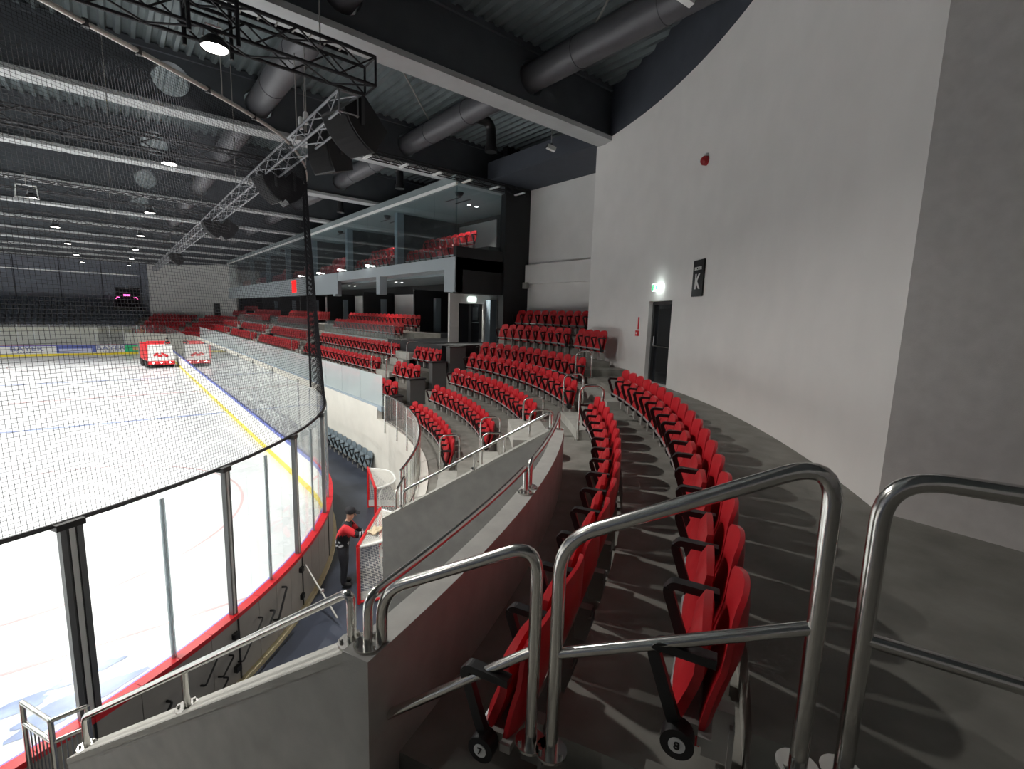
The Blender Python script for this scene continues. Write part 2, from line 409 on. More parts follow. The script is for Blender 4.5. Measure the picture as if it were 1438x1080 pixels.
# walkway along the curved wall and landing where the camera stands
mb = MB(); mb.arc(S[5]+0.05, RW, 0, ZW, -64.6, -23.5, n=36)
struct('floor_walkway', mb, M_CONC)
mb = MB(); mb.arc(16.58, 21.5, 0, ZW, -84, -64.6, n=12); mb.arc(RW, 21.5, 0, ZW-0.001, -64.6, -55.2, n=8)
struct('floor_landing', mb, M_CONC)
# steps from the walkway to the upper rows beside the curved wall
for i, (t0, t1, z) in enumerate(((-25.2, -23.5, 4.43),)):
    mb = MB(); mb.arc(S[5]+0.05, RW, 0, z, t0, t1, n=2); struct('concrete_step', mb, M_CONC, 'concrete step from the walkway to the upper corner rows', 'step')
# the near aisle: steps down from the landing along the near radial wall
zs = [(16.1, 16.58, 4.02), (15.66, 16.1, 3.80), (15.2, 15.66, 3.66), (14.85, 15.2, 3.5), (14.5, 14.85, 3.15)]
z = 3.15; r = 14.5
while r > 11.2:
    z -= 0.27; zs.append((r-0.36, max(r, 0), max(z, 0.5))); r -= 0.36
for i, (r0, r1, z) in enumerate(zs):
    mb = MB(); mb.arc(r0, r1, 0, z, -80, -65.85 if r1 < 15.3 else -64.8, n=6); struct('concrete_step', mb, M_CONC, '%s concrete stair step below the landing in the near aisle' % ORD[i], 'step')

# steps in the corner aisle (half steps in front of every tread)
for k in range(1, 6):
    t0, t1 = {1: (-38.5, -31.2), 2: (-38.8, -32.0), 3: (-39.2, -33.4), 4: (-39.2, -32.4), 5: (-35.2, -26.0)}[k]
    r1 = S[k]+0.05; zt = TZ[k+1] if k < 5 else ZW
    mb = MB(); mb.arc(r1-0.42, r1, TZ[k], (TZ[k]+zt)/2, t0, t1, n=4)
    struct('concrete_step', mb, M_CONCL, 'pale concrete half step in front of the %s corner tier' % ORD[min(k, 9)], 'step')
mb = MB(); mb.arc(14.05, 14.75, 3.19, 3.53, -39.6, -32.4, n=4); struct('concrete_step', mb, M_CONCL, 'broad pale step block where the corner aisle reaches the walkway', 'step')

# front wall of the stand: curved piece, straight piece
mb = MB(); mb.arc(12.12, 12.3, 0, 2.08, -45.4, 0, n=40); mb.box(CC[0]+12.12, CC[0]+12.3, 15.5, 62.2, 0, 2.50); mb.arc(12.12, 12.3, 0, 2.50, 0, 60, n=40, c=FC)
struct('wall_front', mb, M_CREAM)

# parapet in front of row seven, above the void
mb = MB(); mb.arc(14.72, 14.88, 0, 4.2, -65.85, TH0, n=30); struct('wall_parapet', mb, M_PARA, smooth=False)
def radial_wall(name, t, r0, z0, r1, z1, w):
    """wall along a radius; top slopes from z0 at r0 to z1 at r1, w metres thick"""
    a = P(r0, t); b = P(r1, t); d = (b-a).normalized(); n = Vector((-d.y, d.x, 0))*w/2
    mb = MB(); V = []
    for p, z in ((a, z0), (b, z1)): V += [(p+n)+Vector((0,0,0)), (p-n), (p-n)+Vector((0,0,z)), (p+n)+Vector((0,0,z))]
    mb.add(V, [(0,1,2,3),(7,6,5,4),(0,4,5,1),(1,5,6,2),(2,6,7,3),(3,7,4,0)])
    o = struct(name, mb, M_PARA)
    cp = MB(); V = []; n2 = n*1.06
    for p, z in ((a, z0), (b, z1)): V += [(p+n2)+Vector((0,0,z-0.02)), (p-n2)+Vector((0,0,z-0.02)), (p-n2)+Vector((0,0,z+0.03)), (p+n2)+Vector((0,0,z+0.03))]
    cp.add(V, [(0,1,2,3),(7,6,5,4),(0,4,5,1),(1,5,6,2),(2,6,7,3),(3,7,4,0)]); cp.build('coping', M_CONCL, o)
    return o
radial_wall('wall_stair_near', -65.35, 14.75, 4.17, 11.6, 2.05, 0.2)
radial_wall('wall_stair_far', -46.2, 14.75, 4.17, 12.1, 2.55, 0.12)

# straight stand
SB = [(7.6, 2.47), (8.5, 3.03), (9.4, 3.63)]            # seat back x, tread z
xs0 = CC[0] + 12.3
for i, (x, z) in enumerate(SB):
    mb = MB(); mb.box(xs0, x+0.05, 15.5, 62.2, 0, z); xs0 = x+0.05
    struct('concrete_tier', mb, M_CONC, 'long straight concrete step carrying the %s row of the side stand' % ORD[i], 'tier')
mb = MB(); mb.box(xs0, 10.75, 20.2, 62.2, 0, 4.45); struct('concrete_tier', mb, M_CONC, 'raised terrace step below the suites, front', 'tier')
mb = MB(); mb.box(10.75, 12.2, 20.2, 62.2, 0, 4.85); struct('concrete_tier', mb, M_CONC, 'raised terrace step below the suites, back', 'tier')
mb = MB(); mb.box(xs0, XR, 15.55, 20.2, 0, 4.62); struct('floor_platform', mb, M_BLACK)
mb = MB(); mb.box(12.2, XR, 20.2, 62.2, 0, 4.85); struct('floor_suites_lower', mb, M_BLACK)
# half steps in the straight aisles
for j, ya in enumerate((17.6, 29.3, 40.7, 52.2)):
    for i, (x, z) in enumerate(SB):
        zn = SB[i+1][1] if i < 2 else 4.45
        for q in range(2):
            mb = MB(); mb.box(x+0.05-0.56+0.28*q, x+0.05, ya, ya+1.25, z, z+(zn-z)*(q+1)/3)
            struct('concrete_step', mb, M_CONCL, '%s pale step of the %s aisle in the side stand' % (ORD[2*i+q], ORD[j]), 'step')
# black dividers between corner block and straight stand
for i, (x0, x1, z) in enumerate(((7.05, 7.65, 2.85), (7.95, 8.55, 3.42), (8.85, 9.45, 4.0), (9.6, 10.3, 4.55))):
    d = thing('divider_box', 'black topped divider box at the end of straight row, %s from the ice' % ORD[i], 'divider', (x0, 15.2, 0), 0, 'divider boxes beside the corner block')
    MB().box(0, x1-x0, 0, 0.28, TZ[i+1]-0.1, z).build('box_body', mat('box_grey', (0.10, 0.10, 0.10), 0.6), d); MB().box(-0.03, x1-x0+0.03, -0.03, 0.31, z, z+0.05).build('box_top', M_BLACK, d)

# far corner tiers and far end stand
for k in range(1, 8):
    r0 = 12.3 if k == 1 else S[k-1]+0.05
    mb = MB(); mb.arc(r0, S[k]+0.05 if k < 6 else S[k]+0.3, 0, TZ[k] if k < 6 else (ZW if k == 6 else 5.18), 0 if k < 7 else 0, 60 if k < 7 else 17, n=30, c=FC)
    struct('concrete_tier', mb, M_CONC, 'concrete step of the far corner, %s tier from the ice' % ORD[k-1], 'tier')
for k in range(6):
    mb = MB(); mb.box(-28, 2.5, 75.6+0.85*k, 76.45+0.85*k if k < 5 else YF-0.1, 0, 2.95+0.5*k)
    struct('concrete_tier', mb, M_CONC, 'step of the far end stand, %s tier from the ice' % ORD[k], 'tier')
mb = MB(); mb.box(-28, 2.5, 75.4, 75.6, 0, 2.98); struct('wall_end_front', mb, M_CREAM)

# ================================================================== ROOF: beams, ducts
HOLES = [(1.55, 0.42), (3.65, 0.40), (8.4, 0.40), (-6.5, 0.42)]
ZB0, ZH = 10.9, 11.68
def beam(y, i):
    if y < 10.2: xe = CC[0] + math.sqrt(RW**2 - (y-15.5)**2) + 0.02
    else: xe = XR
    w = 0.16; root = bpy.data.objects.new('roof_beam', None); COL.objects.link(root); root.location = (0, y, ZB0)
    tag(root, 'deep dark roof beam with underside coloured as lit, %s crossing the hall from the camera' % ORD[i], 'beam', 'roof beams'); root['kind'] = 'structure'
    mb = MB(); z0, z1 = 0.1, ZD - 0.1 - ZB0; zc = ZH - ZB0
    hs = sorted((h for h in HOLES if h[0] + 0.6 < xe), key=lambda h: h[0]); x = XL
    for (hx, hr) in hs:
        a = 0.55; mb.box(x, hx-a, -w, w, z0, z1); x = hx + a
        mb.box(hx-a, hx+a, -w, w, z0, zc-a); mb.box(hx-a, hx+a, -w, w, zc+a, z1) if zc+a < z1 else None
        n = 32; V = []; F = []
        top = min(a, z1-zc)
        for k in range(n):
            t = 2*PI*k/n; c, s = math.cos(t), math.sin(t); q = a/max(abs(c), abs(s))
            for yy in (-w, w):
                V += [(hx+hr*c, yy, zc+hr*s), (hx+q*c, yy, zc+min(q*s, top))]
        for k in range(n):
            l = (k+1) % n
            F += [(4*k, 4*k+1, 4*l+1, 4*l), (4*k+2, 4*l+2, 4*l+3, 4*k+3), (4*k, 4*l, 4*l+2, 4*k+2)]
        mb.add(V, F)
    mb.box(x, xe, -w, w, z0, z1)
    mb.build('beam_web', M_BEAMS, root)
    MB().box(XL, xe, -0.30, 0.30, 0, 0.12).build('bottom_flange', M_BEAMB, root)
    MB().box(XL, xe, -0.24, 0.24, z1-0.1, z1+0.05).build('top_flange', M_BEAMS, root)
for i in range(-1, 11): beam(9.8 + 6.55*i, i+1)
def duct(x, r, label):
    d = thing('ventilation_duct', label, 'duct', (x, 0, ZH))
    mb = MB(); mb.tube([(0, -6.8, 0), (0, 78, 0)], r, 24); mb.build('duct_pipe', M_DUCT, d, True)
    for y in [(-5 + 2.18*k) for k in range(20)]:
        mb = MB(); mb.tube([(0, y-0.03, 0), (0, y+0.03, 0)], r+0.012, 24); mb.build('joint_band', M_DUCT, d, True)
    return d
duct(3.65, 0.34, 'round grey ventilation duct passing through the beams above the speaker truss')
duct(8.4, 0.33, 'round dark ventilation duct running through the beams above the stand')
for i, y in enumerate((12.6, 18.8, 25.5, 32)):
    d = thing('air_outlet', 'black elbow air outlet hanging from the duct, %s from the camera' % ORD[i], 'air outlet', (8.62, y, ZH), 0, 'elbow air outlets')
    MB().tube(fillet([(0,0,0),(0.75,0,0.02),(0.75,0,-0.75)], 0.35, 8), 0.15, 16).build('elbow_pipe', M_BPL, d, True)
    MB().tube([(0.75,0,-0.7),(0.75,0,-0.85)], 0.19, 16).build('nozzle', M_BPL, d, True)

# cross bracing rods under the deck
for i, (a, b) in enumerate((((6.0, 3.6, 12.2), (9.6, 9.5, 12.15)), ((4.2, 10.2, 12.2), (9.5, 16.0, 12.15)))):
    o = MB().tube([a, b], 0.025, 6).build('bracing_rod', M_GALV); tag(o, 'thin steel bracing rod under the deck, %s from camera' % ORD[i], 'rod', 'roof bracing rods')

# ---- trusses
def truss(name, a, b, size, label, m, step=0.55, detail=True, r=0.024, group=None):
    a = Vector(a); b = Vector(b); d = (b-a).normalized(); s_ = d.cross(Vector((0,0,1))).normalized(); u = Vector((0,0,1)); h = size/2
    root = thing(name, label, 'truss', a, 0, group)
    C4 = [(-h,-h),(h,-h),(h,h),(-h,h)]; L = (b-a).length
    for (i, j) in C4: MB().tube([s_*i+u*j, s_*i+u*j+d*L], r, 8).build('chord', m, root, True)
    n = int(L/step); st = L/n; meshes = []
    if detail:
        for q in range(4):
            p0, p1 = C4[q], C4[(q+1) % 4]; A = s_*p0[0]+u*p0[1]; B = s_*p1[0]+u*p1[1]
            m1 = MB().tube([A, B+d*st], r*0.55, 6).mesh('brace', m, True); m2 = MB().tube([B, A+d*st], r*0.55, 6).mesh('brace', m, True)
            for k in range(n):
                o = link('brace', m1 if k % 2 == 0 else m2, root); o.location = d*(st*k)
    else:
        mb = MB()
        for q in range(4):
            p0, p1 = C4[q], C4[(q+1) % 4]; A = s_*p0[0]+u*p0[1]; B = s_*p1[0]+u*p1[1]
            for k in range(n):
                s0, s1 = (A, B) if k % 2 == 0 else (B, A)
                mb.tube([s0+d*st*k, s1+d*st*(k+1)], r*0.55, 4)
        mb.build('bracing', m, root)
    # end frame
    MB().tube([s_*i+u*j for (i, j) in C4], r*0.8, 6, closed=True).build('end_frame', m, root)
    return root
TY = [8.65, 15.9, 24.6, 33.0, 41.4, 50.2, 58.6]
ZT = 9.9
for i, y in enumerate(TY):
    truss('lighting_truss', (3.75, y, ZT), (-24, y, ZT), 0.46 if i == 0 else 0.36, 'black lighting truss across the ice, %s from the camera' % ORD[i], M_TRUSSB, 0.62, i < 2, 0.028 if i < 2 else 0.022, 'lighting trusses over the ice')
truss('speaker_truss', (3.45, 8.9, 9.45), (3.45, 62, 9.45), 0.34, 'long aluminium truss carrying loudspeakers along the right boards', M_TRUSSA, 0.6, True, 0.025)
truss('cable_tray', (5.2, 15.2, 10.72), (13.2, 15.2, 10.72), 0.22, 'black cable tray along the second roof beam above the stand', M_TRUSSB, 0.4, True, 0.018)
for i in range(6):
    o = MB().obox((6.4+1.25*i, 15.05, 10.575), (0.05,0,0), (0,0.28,0), (0,0,0.022)).build('tray_bracket', M_WHITEP)
    tag(o, 'white bracket under the cable tray, %s from the speaker truss' % ORD[i], 'bracket', 'cable tray brackets')

lad = thing('cable_ladder', 'black cable ladder lying on the nearest lighting truss', 'cable ladder', (3.4, 8.65, ZT+0.27))
for sy in (-0.12, 0.12): MB().box(-9.0, 0, sy-0.012, sy+0.012, 0, 0.05).build('ladder_rail', M_TRUSSB, lad)
rung = MB().box(-0.012, 0.012, -0.12, 0.12, 0.012, 0.03).mesh('rung', M_GALV)
for k in range(36):
    o = link('rung', rung, lad); o.location = (-0.15-0.25*k, 0, 0)
# hangers for the trusses
for i, y in enumerate(TY[:4]):
    for j, x in enumerate((2.9, 0.2)):
        o = MB().tube([(x, y, ZT+0.2), (x, y, 12.4)], 0.012, 6).build('truss_hanger', M_GALV); tag(o, 'thin steel cable holding the %s lighting truss, %s one' % (ORD[i], 'right' if j == 0 else 'left'), 'cable', 'truss hanger cables')
for i, y in enumerate((11.3, 12.0, 19, 27, 35, 43)):
    o = MB().tube([(3.45, y, 9.6), (3.45, y, 12.4)], 0.012, 6).build('truss_hanger', M_GALV); tag(o, 'thin steel cable holding the speaker truss, %s from the camera' % ORD[i], 'cable', 'truss hanger cables')

# ---- loudspeakers on the speaker truss
def loudspeaker(pos, yaw, tilt, label, s=1.0):
    d = thing('loudspeaker', label, 'speaker', pos, yaw, 'loudspeakers on the truss')
    prof = [(-0.30,-0.42),(-0.34,0.42),(0.26,0.46)]
    mb = MB(); n = 8; pts = []
    for k in range(n+1):
        t = -1 + 2*k/n; pts.append((0.34 - 0.10*t*t - 0.0, 0.44*t))
    outl = [(-0.30,-0.36),] + [(p[0], p[1]) for p in pts] + [(-0.30, 0.36)]
    V = [(x*s, -0.36*s, z*s) for x, z in outl] + [(x*s, 0.36*s, z*s) for x, z in outl]; N = len(outl)
    F = [tuple(range(N)), tuple(reversed(range(N, 2*N)))] + [(i, N+i, N+(i+1) % N, (i+1) % N) for i in range(N)]
    Mt = Matrix.Rotation(tilt, 4, 'Y'); mb.add([Mt @ Vector(v) for v in V], F); mb.build('cabinet', M_BPL, d)
    g = MB(); V = []; F = []
    for k in range(n+1):
        t = -0.94 + 1.88*k/n; x = 0.345 - 0.10*t*t; V += [Mt @ Vector((x*s+0.012, -0.33*s, 0.44*t*s)), Mt @ Vector((x*s+0.012, 0.33*s, 0.44*t*s))]
    for k in range(n): F.append((2*k, 2*k+1, 2*k+3, 2*k+2))
    g.add(V, F); g.build('grille', mat('speaker_grille', (0.007, 0.007, 0.008), 0.9, noise=0.4, nscale=90), d)
    for q in (-1, 1): MB().obox(Mt @ Vector((-0.05, 0.375*s*q, 0.2*s)), (0.03,0,0), (0,0.012,0), (0,0,0.24)).build('yoke', M_DOORF, d)
    return d
loudspeaker((3.75, 9.35, 9.25), R_(-165), R_(48), 'black loudspeaker tilted down at the near end of the speaker truss', 1.0)
loudspeaker((3.95, 11.3, 9.25), R_(-160), R_(10), 'upright black loudspeaker beside the end of the netting rail', 0.95)
loudspeaker((3.55, 14.6, 9.1), R_(190), R_(40), 'black loudspeaker under the truss, left of the hanging pair', 0.9)
loudspeaker((4.05, 15.0, 9.15), R_(0), R_(40), 'black loudspeaker under the truss, right of the hanging pair', 0.9)
loudspeaker((3.4, 23.6, 9.05), R_(180), R_(40), 'small distant black loudspeaker hanging midway along the truss', 0.9)
loudspeaker((3.9, 24.0, 9.05), R_(0), R_(40), 'small distant black loudspeaker right of its twin midway along the truss', 0.9)
loudspeaker((3.5, 40, 9.0), R_(180), R_(40), 'tiny loudspeaker at the far end of the speaker truss', 1.0)
for i, y in enumerate((11.0, 11.35)):
    d = thing('truss_winch', 'small white rigging cylinder on the speaker truss, %s from the camera' % ORD[i], 'rigging', (3.35, y, 9.64), 0, 'rigging cylinders')
    MB().lathe([(0,0),(0.055,0),(0.055,0.2),(0.035,0.24),(0,0.24)], 16).build('cylinder_body', M_WHITEP, d, True); MB().lathe([(0.057,0.05),(0.062,0.06),(0.057,0.07)], 16).build('cylinder_band', M_BPL, d)

# ---- high-bay lamps
def lamp(x, y, z, label, on=True, w=LIGHT_W):
    d = thing('high_bay_lamp', label, 'lamp', (x, y, z), 0, 'high-bay lamps over the ice')
    MB().lathe([(0,0.02),(0.165,0.02),(0.185,0.0),(0.19,0.06),(0.15,0.10),(0.09,0.16),(0,0.17)], 28).build('lamp_housing', M_BPL, d, True)
    MB().lathe([(0,0.008),(0.165,0.008)], 28).build('diffuser', M_LAMP, d)
    MB().tube([(-0.14,0,0.12),(-0.1,0,0.3),(0.1,0,0.3),(0.14,0,0.12)], 0.015, 6).build('lamp_bracket', M_ALU, d)
    MB().tube([(0,0,0.3),(0,0,max(0.32, ZT-0.18-z))], 0.012, 6).build('lamp_stem', M_ALU, d)
    L = bpy.data.lights.new('lamp_light', 'AREA'); L.shape = 'DISK'; L.size = 0.33; L.energy = w; L.color = (1.0, 0.97, 0.92); L.spread = R_(150)
    lo = bpy.data.objects.new('lamp_light', L); COL.objects.link(lo); lo.parent = d; lo.location = (0,0,-0.004)
for ix, x in enumerate((1.35, -1.95, -8.5, -12, -18.5, -22)):
    for iy, y in enumerate((8.25, 15.8, 24.5, 33.0, 41.3, 50.2, 58.5)):
        if x in (-1.95,) and iy == 1: pass
        lamp(x, TY[iy]-(0.23 if iy == 0 else 0.18), 9.42, 'round white LED lamp under the %s lighting truss, %s from the right boards' % (ORD[iy], ORD[ix]))
# lamp cage of black tubes above the nearest lamp
d = thing('lamp_cage', 'black tubular cage on the nearest truss above the unlit-looking round lamp', 'truss', (1.35, 8.65, 9.75))
for sx in (-0.3, 0.3):
    for sy in (-0.25, 0.25):
        MB().tube([(sx, sy, -0.2), (sx, sy, 1.1)], 0.03, 8).build('cage_post', M_TRUSSB, d, True)
for z in (0.3, 1.1): MB().tube([(-0.3,-0.25,z),(0.3,-0.25,z),(0.3,0.25,z),(-0.3,0.25,z)], 0.028, 8, closed=True).build('cage_ring', M_TRUSSB, d, True)
for sx in (-0.3, 0.3): MB().tube([(sx,-0.25,0.3),(sx,0.25,1.1)], 0.02, 6).build('cage_brace', M_TRUSSB, d)
# white square frame hanging in the distance
d = thing('hanging_frame', 'white rectangular tube frame hanging from a far truss at left', 'frame', (-2.0, 23.3, 9.45))
MB().tube([(-0.28,0,-0.2),(-0.24,0,0.2),(0.24,0,0.2),(0.28,0,-0.2)], 0.03, 8, closed=True).build('frame_tube', M_WHITEP, d); MB().tube([(0,0,0.2),(0,0,0.6)], 0.012, 6).build('frame_hanger', M_GALV, d)
# thin white rail hanging in front of the far wall
o = MB().tube([(-26, 70, 9.15), (-8.2, 67.6, 9.0), (2.3, 66, 8.9)], 0.045, 8).build('net_rail_far', M_WHITEP); tag(o, 'thin white netting rail hanging before the far dark wall', 'rail')

# ================================================================== RINK BARRIER
bar = thing('rink_barrier', 'white rink boards with red cap, glass panes and steel posts round the ice', 'barrier', (0, 0, 0))
BH = 1.13; GT = 3.42
cc0 = Vector((RX1-RR, RY0+RR, 0))
def seg_box(mb, a, b, off0, off1, z0, z1):
    a = Vector(a); b = Vector(b); d = (b-a).normalized(); n = Vector((d.y, -d.x, 0))
    mb.add([a+n*off0+Vector((0,0,z0)), b+n*off0+Vector((0,0,z0)), b+n*off1+Vector((0,0,z0)), a+n*off1+Vector((0,0,z0)),
            a+n*off0+Vector((0,0,z1)), b+n*off0+Vector((0,0,z1)), b+n*off1+Vector((0,0,z1)), a+n*off1+Vector((0,0,z1))],
           [(0,3,2,1),(4,5,6,7),(0,1,5,4),(1,2,6,5),(2,3,7,6),(3,0,4,7)])
# stations round the rink: near corner by posts, then straight runs. direction = counter-clockwise, outside on the right hand
stations = []
def corner(cx, cy, a0, n, RR=RR):
    return [Vector((cx + RR*math.cos(R_(a0+90*i/n)), cy + RR*math.sin(R_(a0+90*i/n)), 0)) for i in range(n+1)]
def runp(a, b, n):
    a = Vector(a); b = Vector(b); return [a + (b-a)*(i/n) for i in range(1, n)]
c1 = [Vector((cc0.x + RR*math.cos(R_(t)), cc0.y + RR*math.sin(R_(t)), 0)) for t in [-90, -84, -78.25, -72.5, -66.75, -61, -55.25, -49.5, -43.9, -38.4, -32.8, -27.2, -21.6, -16, -10.6, -5.2, 0]]
stations += c1 + runp(c1[-1], (RX1, RY1-RF, 0), 44)
c2 = corner(RX1-RF, RY1-RF, 0, 5, RF); stations += c2
stations += runp(c2[-1], (RX0+RF, RY1, 0), 20)
c3 = corner(RX0+RF, RY1-RF, 90, 5, RF); stations += c3 + runp(c3[-1], (RX0, RY0+RR, 0), 20)
c4 = corner(RX0+RR, RY0+RR, 180, 10); stations += c4 + runp(c4[-1], c1[0], 14)
NS = len(stations)
def subpts(i):
    """points between station i and i+1, following the corner arc"""
    a, b = stations[i], stations[(i+1) % NS]
    for (cx, cy, RR) in ((RX1-9.75, RY0+9.75, 9.75), (RX1-RF, RY1-RF, RF), (RX0+RF, RY1-RF, RF), (RX0+9.75, RY0+9.75, 9.75)):
        c = Vector((cx, cy, 0))
        if abs((a-c).length-RR) < 1e-3 and abs((b-c).length-RR) < 1e-3:
            m = ((a+b)/2 - c).normalized()*RR + c; return [a, m, b]
    return [a, b]
for i in range(NS):
    sp = subpts(i)
    near = i < len(c1) + 12
    mo = MB(); mi = MB(); mk = MB(); mc = MB(); ms = MB(); mg = MB()
    for a, b in zip(sp, sp[1:]):
        mo.mi = 0; seg_box(mo, a, b, 0.0, 0.16, 0.0, BH-0.05)
        seg_box(mi, a, b, -0.012, 0.0, 0.22, BH-0.09); seg_box(mk, a, b, -0.018, 0.0, 0.0, 0.22); seg_box(ms, a, b, -0.012, 0.03, BH-0.09, BH+0.005)
        seg_box(mc, a, b, 0.03, 0.18, BH-0.05, BH+0.02); seg_box(mg, a, b, 0.045, 0.060, BH+0.0, GT)
    mo.build('board_panel', M_BOARDO, bar); mi.build('board_face', M_WHITEP, bar); mk.build('kick_plate', M_YEL, bar); ms.build('top_stripe', M_BLUE, bar)
    onside = i >= len(c1)-1 and i < len(c1)+44
    mc.build('cap_rail', mat('cap_dark', (0.05, 0.05, 0.09), 0.4) if onside else M_CAPR, bar)
    if i < len(c1)+44+6+20 or i >= NS-14: mg.build('glass_pane', M_GLASS, bar)
    # post at the station
    a = stations[i]; b = stations[(i+1) % NS]; pa = stations[i-1]; d = (b-pa).normalized(); n = Vector((d.y, -d.x, 0)); p = a + n*0.07
    if i < len(c1):
        thick = i in (3, 5, 7, 9, 11)
        if thick:
            w = 0.10 if i == 5 else 0.05
            for q, (o_, ww, m_) in enumerate(((-0.75, 0.26, M_GREYP), (0.0, 0.34, M_WHITEP), (0.75, 0.26, M_GREYP))):
                mb = MB(); mb.obox(p + d*(w*o_) + n*0.02 + Vector((0,0,(BH+GT)/2)), d*(w*ww), n*0.035, Vector((0,0,(GT-BH)/2))); mb.build('post', m_, bar)
            if i == 5:
                for o_ in (-0.35, 0.35):
                    mb = MB(); mb.obox(p + d*(w*o_) + n*0.05 + Vector((0,0,(BH+GT)/2)), d*0.006, n*0.015, Vector((0,0,(GT-BH)/2))); mb.build('post_groove', M_BPL, bar)
            mb = MB(); mb.obox(p + Vector((0,0,GT+0.03)), d*(w+0.03), n*0.06, Vector((0,0,0.035))); mb.build('post_clamp', M_BPL, bar)
            mb = MB(); mb.obox(a + n*0.168 + Vector((0,0,0.55)), d*0.012, n*0.006, Vector((0,0,0.53))); mb.build('panel_joint', M_BPL, bar)
        else:
            mb = MB(); mb.obox(p + n*0.0 + Vector((0,0,(BH+GT-0.05)/2)), d*0.03, n*0.012, Vector((0,0,(GT-BH-0.05)/2))); mb.build('post', M_POSTC, bar)
            mb = MB(); mb.obox(p + n*0.0 + Vector((0,0,(BH+GT-0.05)/2)), d*0.004, n*0.02, Vector((0,0,(GT-BH-0.05)/2))); mb.build('post_rib', M_ALU, bar)
    else:
        mb = MB(); mb.obox(p + Vector((0,0,(BH+GT)/2)), d*0.022, n*0.02, Vector((0,0,(GT-BH)/2))); mb.build('post', M_ALU, bar)
# beige foot strip and hardware on the outside of the near corner
for i in range(3, 14):
    sp = subpts(i); mb = MB()
    for a, b in zip(sp, sp[1:]): seg_box(mb, a, b, 0.16, 0.24, -0.02, 0.06)
    mb.build('foot_strip', M_BEIGE, bar)
def outp(t, off, z): return Vector((cc0.x + (RR+off)*math.cos(R_(t)), cc0.y + (RR+off)*math.sin(R_(t)), z))
for (t, z0, z1, k) in ((-52.5, 0.80, 0.55, 0), (-50.8, 0.62, 0.45, 0), (-48.6, 0.60, 0.40, 0), (-47.0, 0.80, 0.62, 0), (-51.5, 0.35, 0.18, 0), (-45.2, 0.72, 0.45, 1), (-43.0, 0.92, 0.50, 1), (-56.5, 0.7, 0.35, 1)):
    mb = MB(); mb.tube(fillet([outp(t, 0.17, z0), outp(t+0.1, 0.25, z0), outp(t-1.2*(1+k*0.4), 0.26, z1), outp(t-1.2*(1+k*0.4), 0.17, z1-0.02)], 0.03, 3), 0.014 if k == 0 else 0.018, 6); mb.build('latch_handle', M_BPL, bar)
for t in (-38.4, -49.5):
    for z in (0.85, 0.3):
        mb = MB(); a = outp(t-0.5, 0.19, z); f = Vector((math.cos(R_(t)), math.sin(R_(t)), 0)); s2 = Vector((-f.y, f.x, 0)); mb.obox(a, f*0.03, s2*0.05, Vector((0,0,0.045))); mb.build('hinge_block', M_BPL, bar)
mb = MB(); mb.tube([outp(-37.8, 0.18, 0.85), outp(-41.0, 1.0, 0.12)], 0.018, 8); mb.build('brace_strut', M_GALV, bar)
mb = MB(); mb.obox(outp(-39.4, 0.6, 0.47), (0.03,0.02,0), (-0.012,0.018,0), (0,0,0.03)); mb.build('strut_clamp', M_ALU, bar)
# dark net cord line along the glass top at the near corner
mb = MB(); ln = [Vector((x, RY0-0.05, GT+0.05)) for x in (-18, -12, -8)] + [outp(-90+4*k, 0.05, GT+0.05) for k in range(22)]
mb.tube(ln, 0.028, 6); mb.build('net_cord', M_BPL, bar)

# adverts on the far end boards
def ad(x0, x1, m, label, txt=None, sub=None):
    d = thing('board_advert', label, 'advert', ((x0+x1)/2, RY1-0.02, 0.62))
    MB().box(-(x1-x0)/2, (x1-x0)/2, -0.006, 0, -0.36, 0.42).build('advert_panel', m, d)
    if txt:
        o = link('advert_letters', text_mesh('advert_letters', txt, 0.62, M_ADL, 0.004, 1.05, 0.012, 1.35), d); frame(o, (0, -0.012, 0.13), (1,0,0), (0,0,1))
        for q in range(7): MB().box(-0.75+q*0.22, -0.62+q*0.22, -0.011, -0.006, -0.26, -0.18).build('advert_small_print', M_ADL, d)
    return d
ad(-9.7, -5.3, M_WHITEP, 'white board advert lettered BAYER at the left of the far boards', 'BAYER')
ad(-5.2, -1.9, M_ADB, 'blue board advert with pale script between the two BAYER adverts')
ad(-1.8, 0.55, M_WHITEP, 'white board advert lettered BAYER beside the green advert', 'BAYER')
ad(0.65, 3.2, M_ADG, 'green board advert with an orange patch near the ice resurfacer')
o = [q for q in bpy.data.objects if q.name.startswith('board_advert')]
MB().box(-0.55, 0.5, -0.012, -0.006, -0.2, 0.26).build('advert_patch', mat('advert_orange', (0.72, 0.42, 0.22), 0.5), o[-1])
MB().box(-1.45, 1.3, -0.012, -0.006, -0.28, 0.12).build('advert_band', mat('advert_pale', (0.55, 0.58, 0.78), 0.5), o[1])

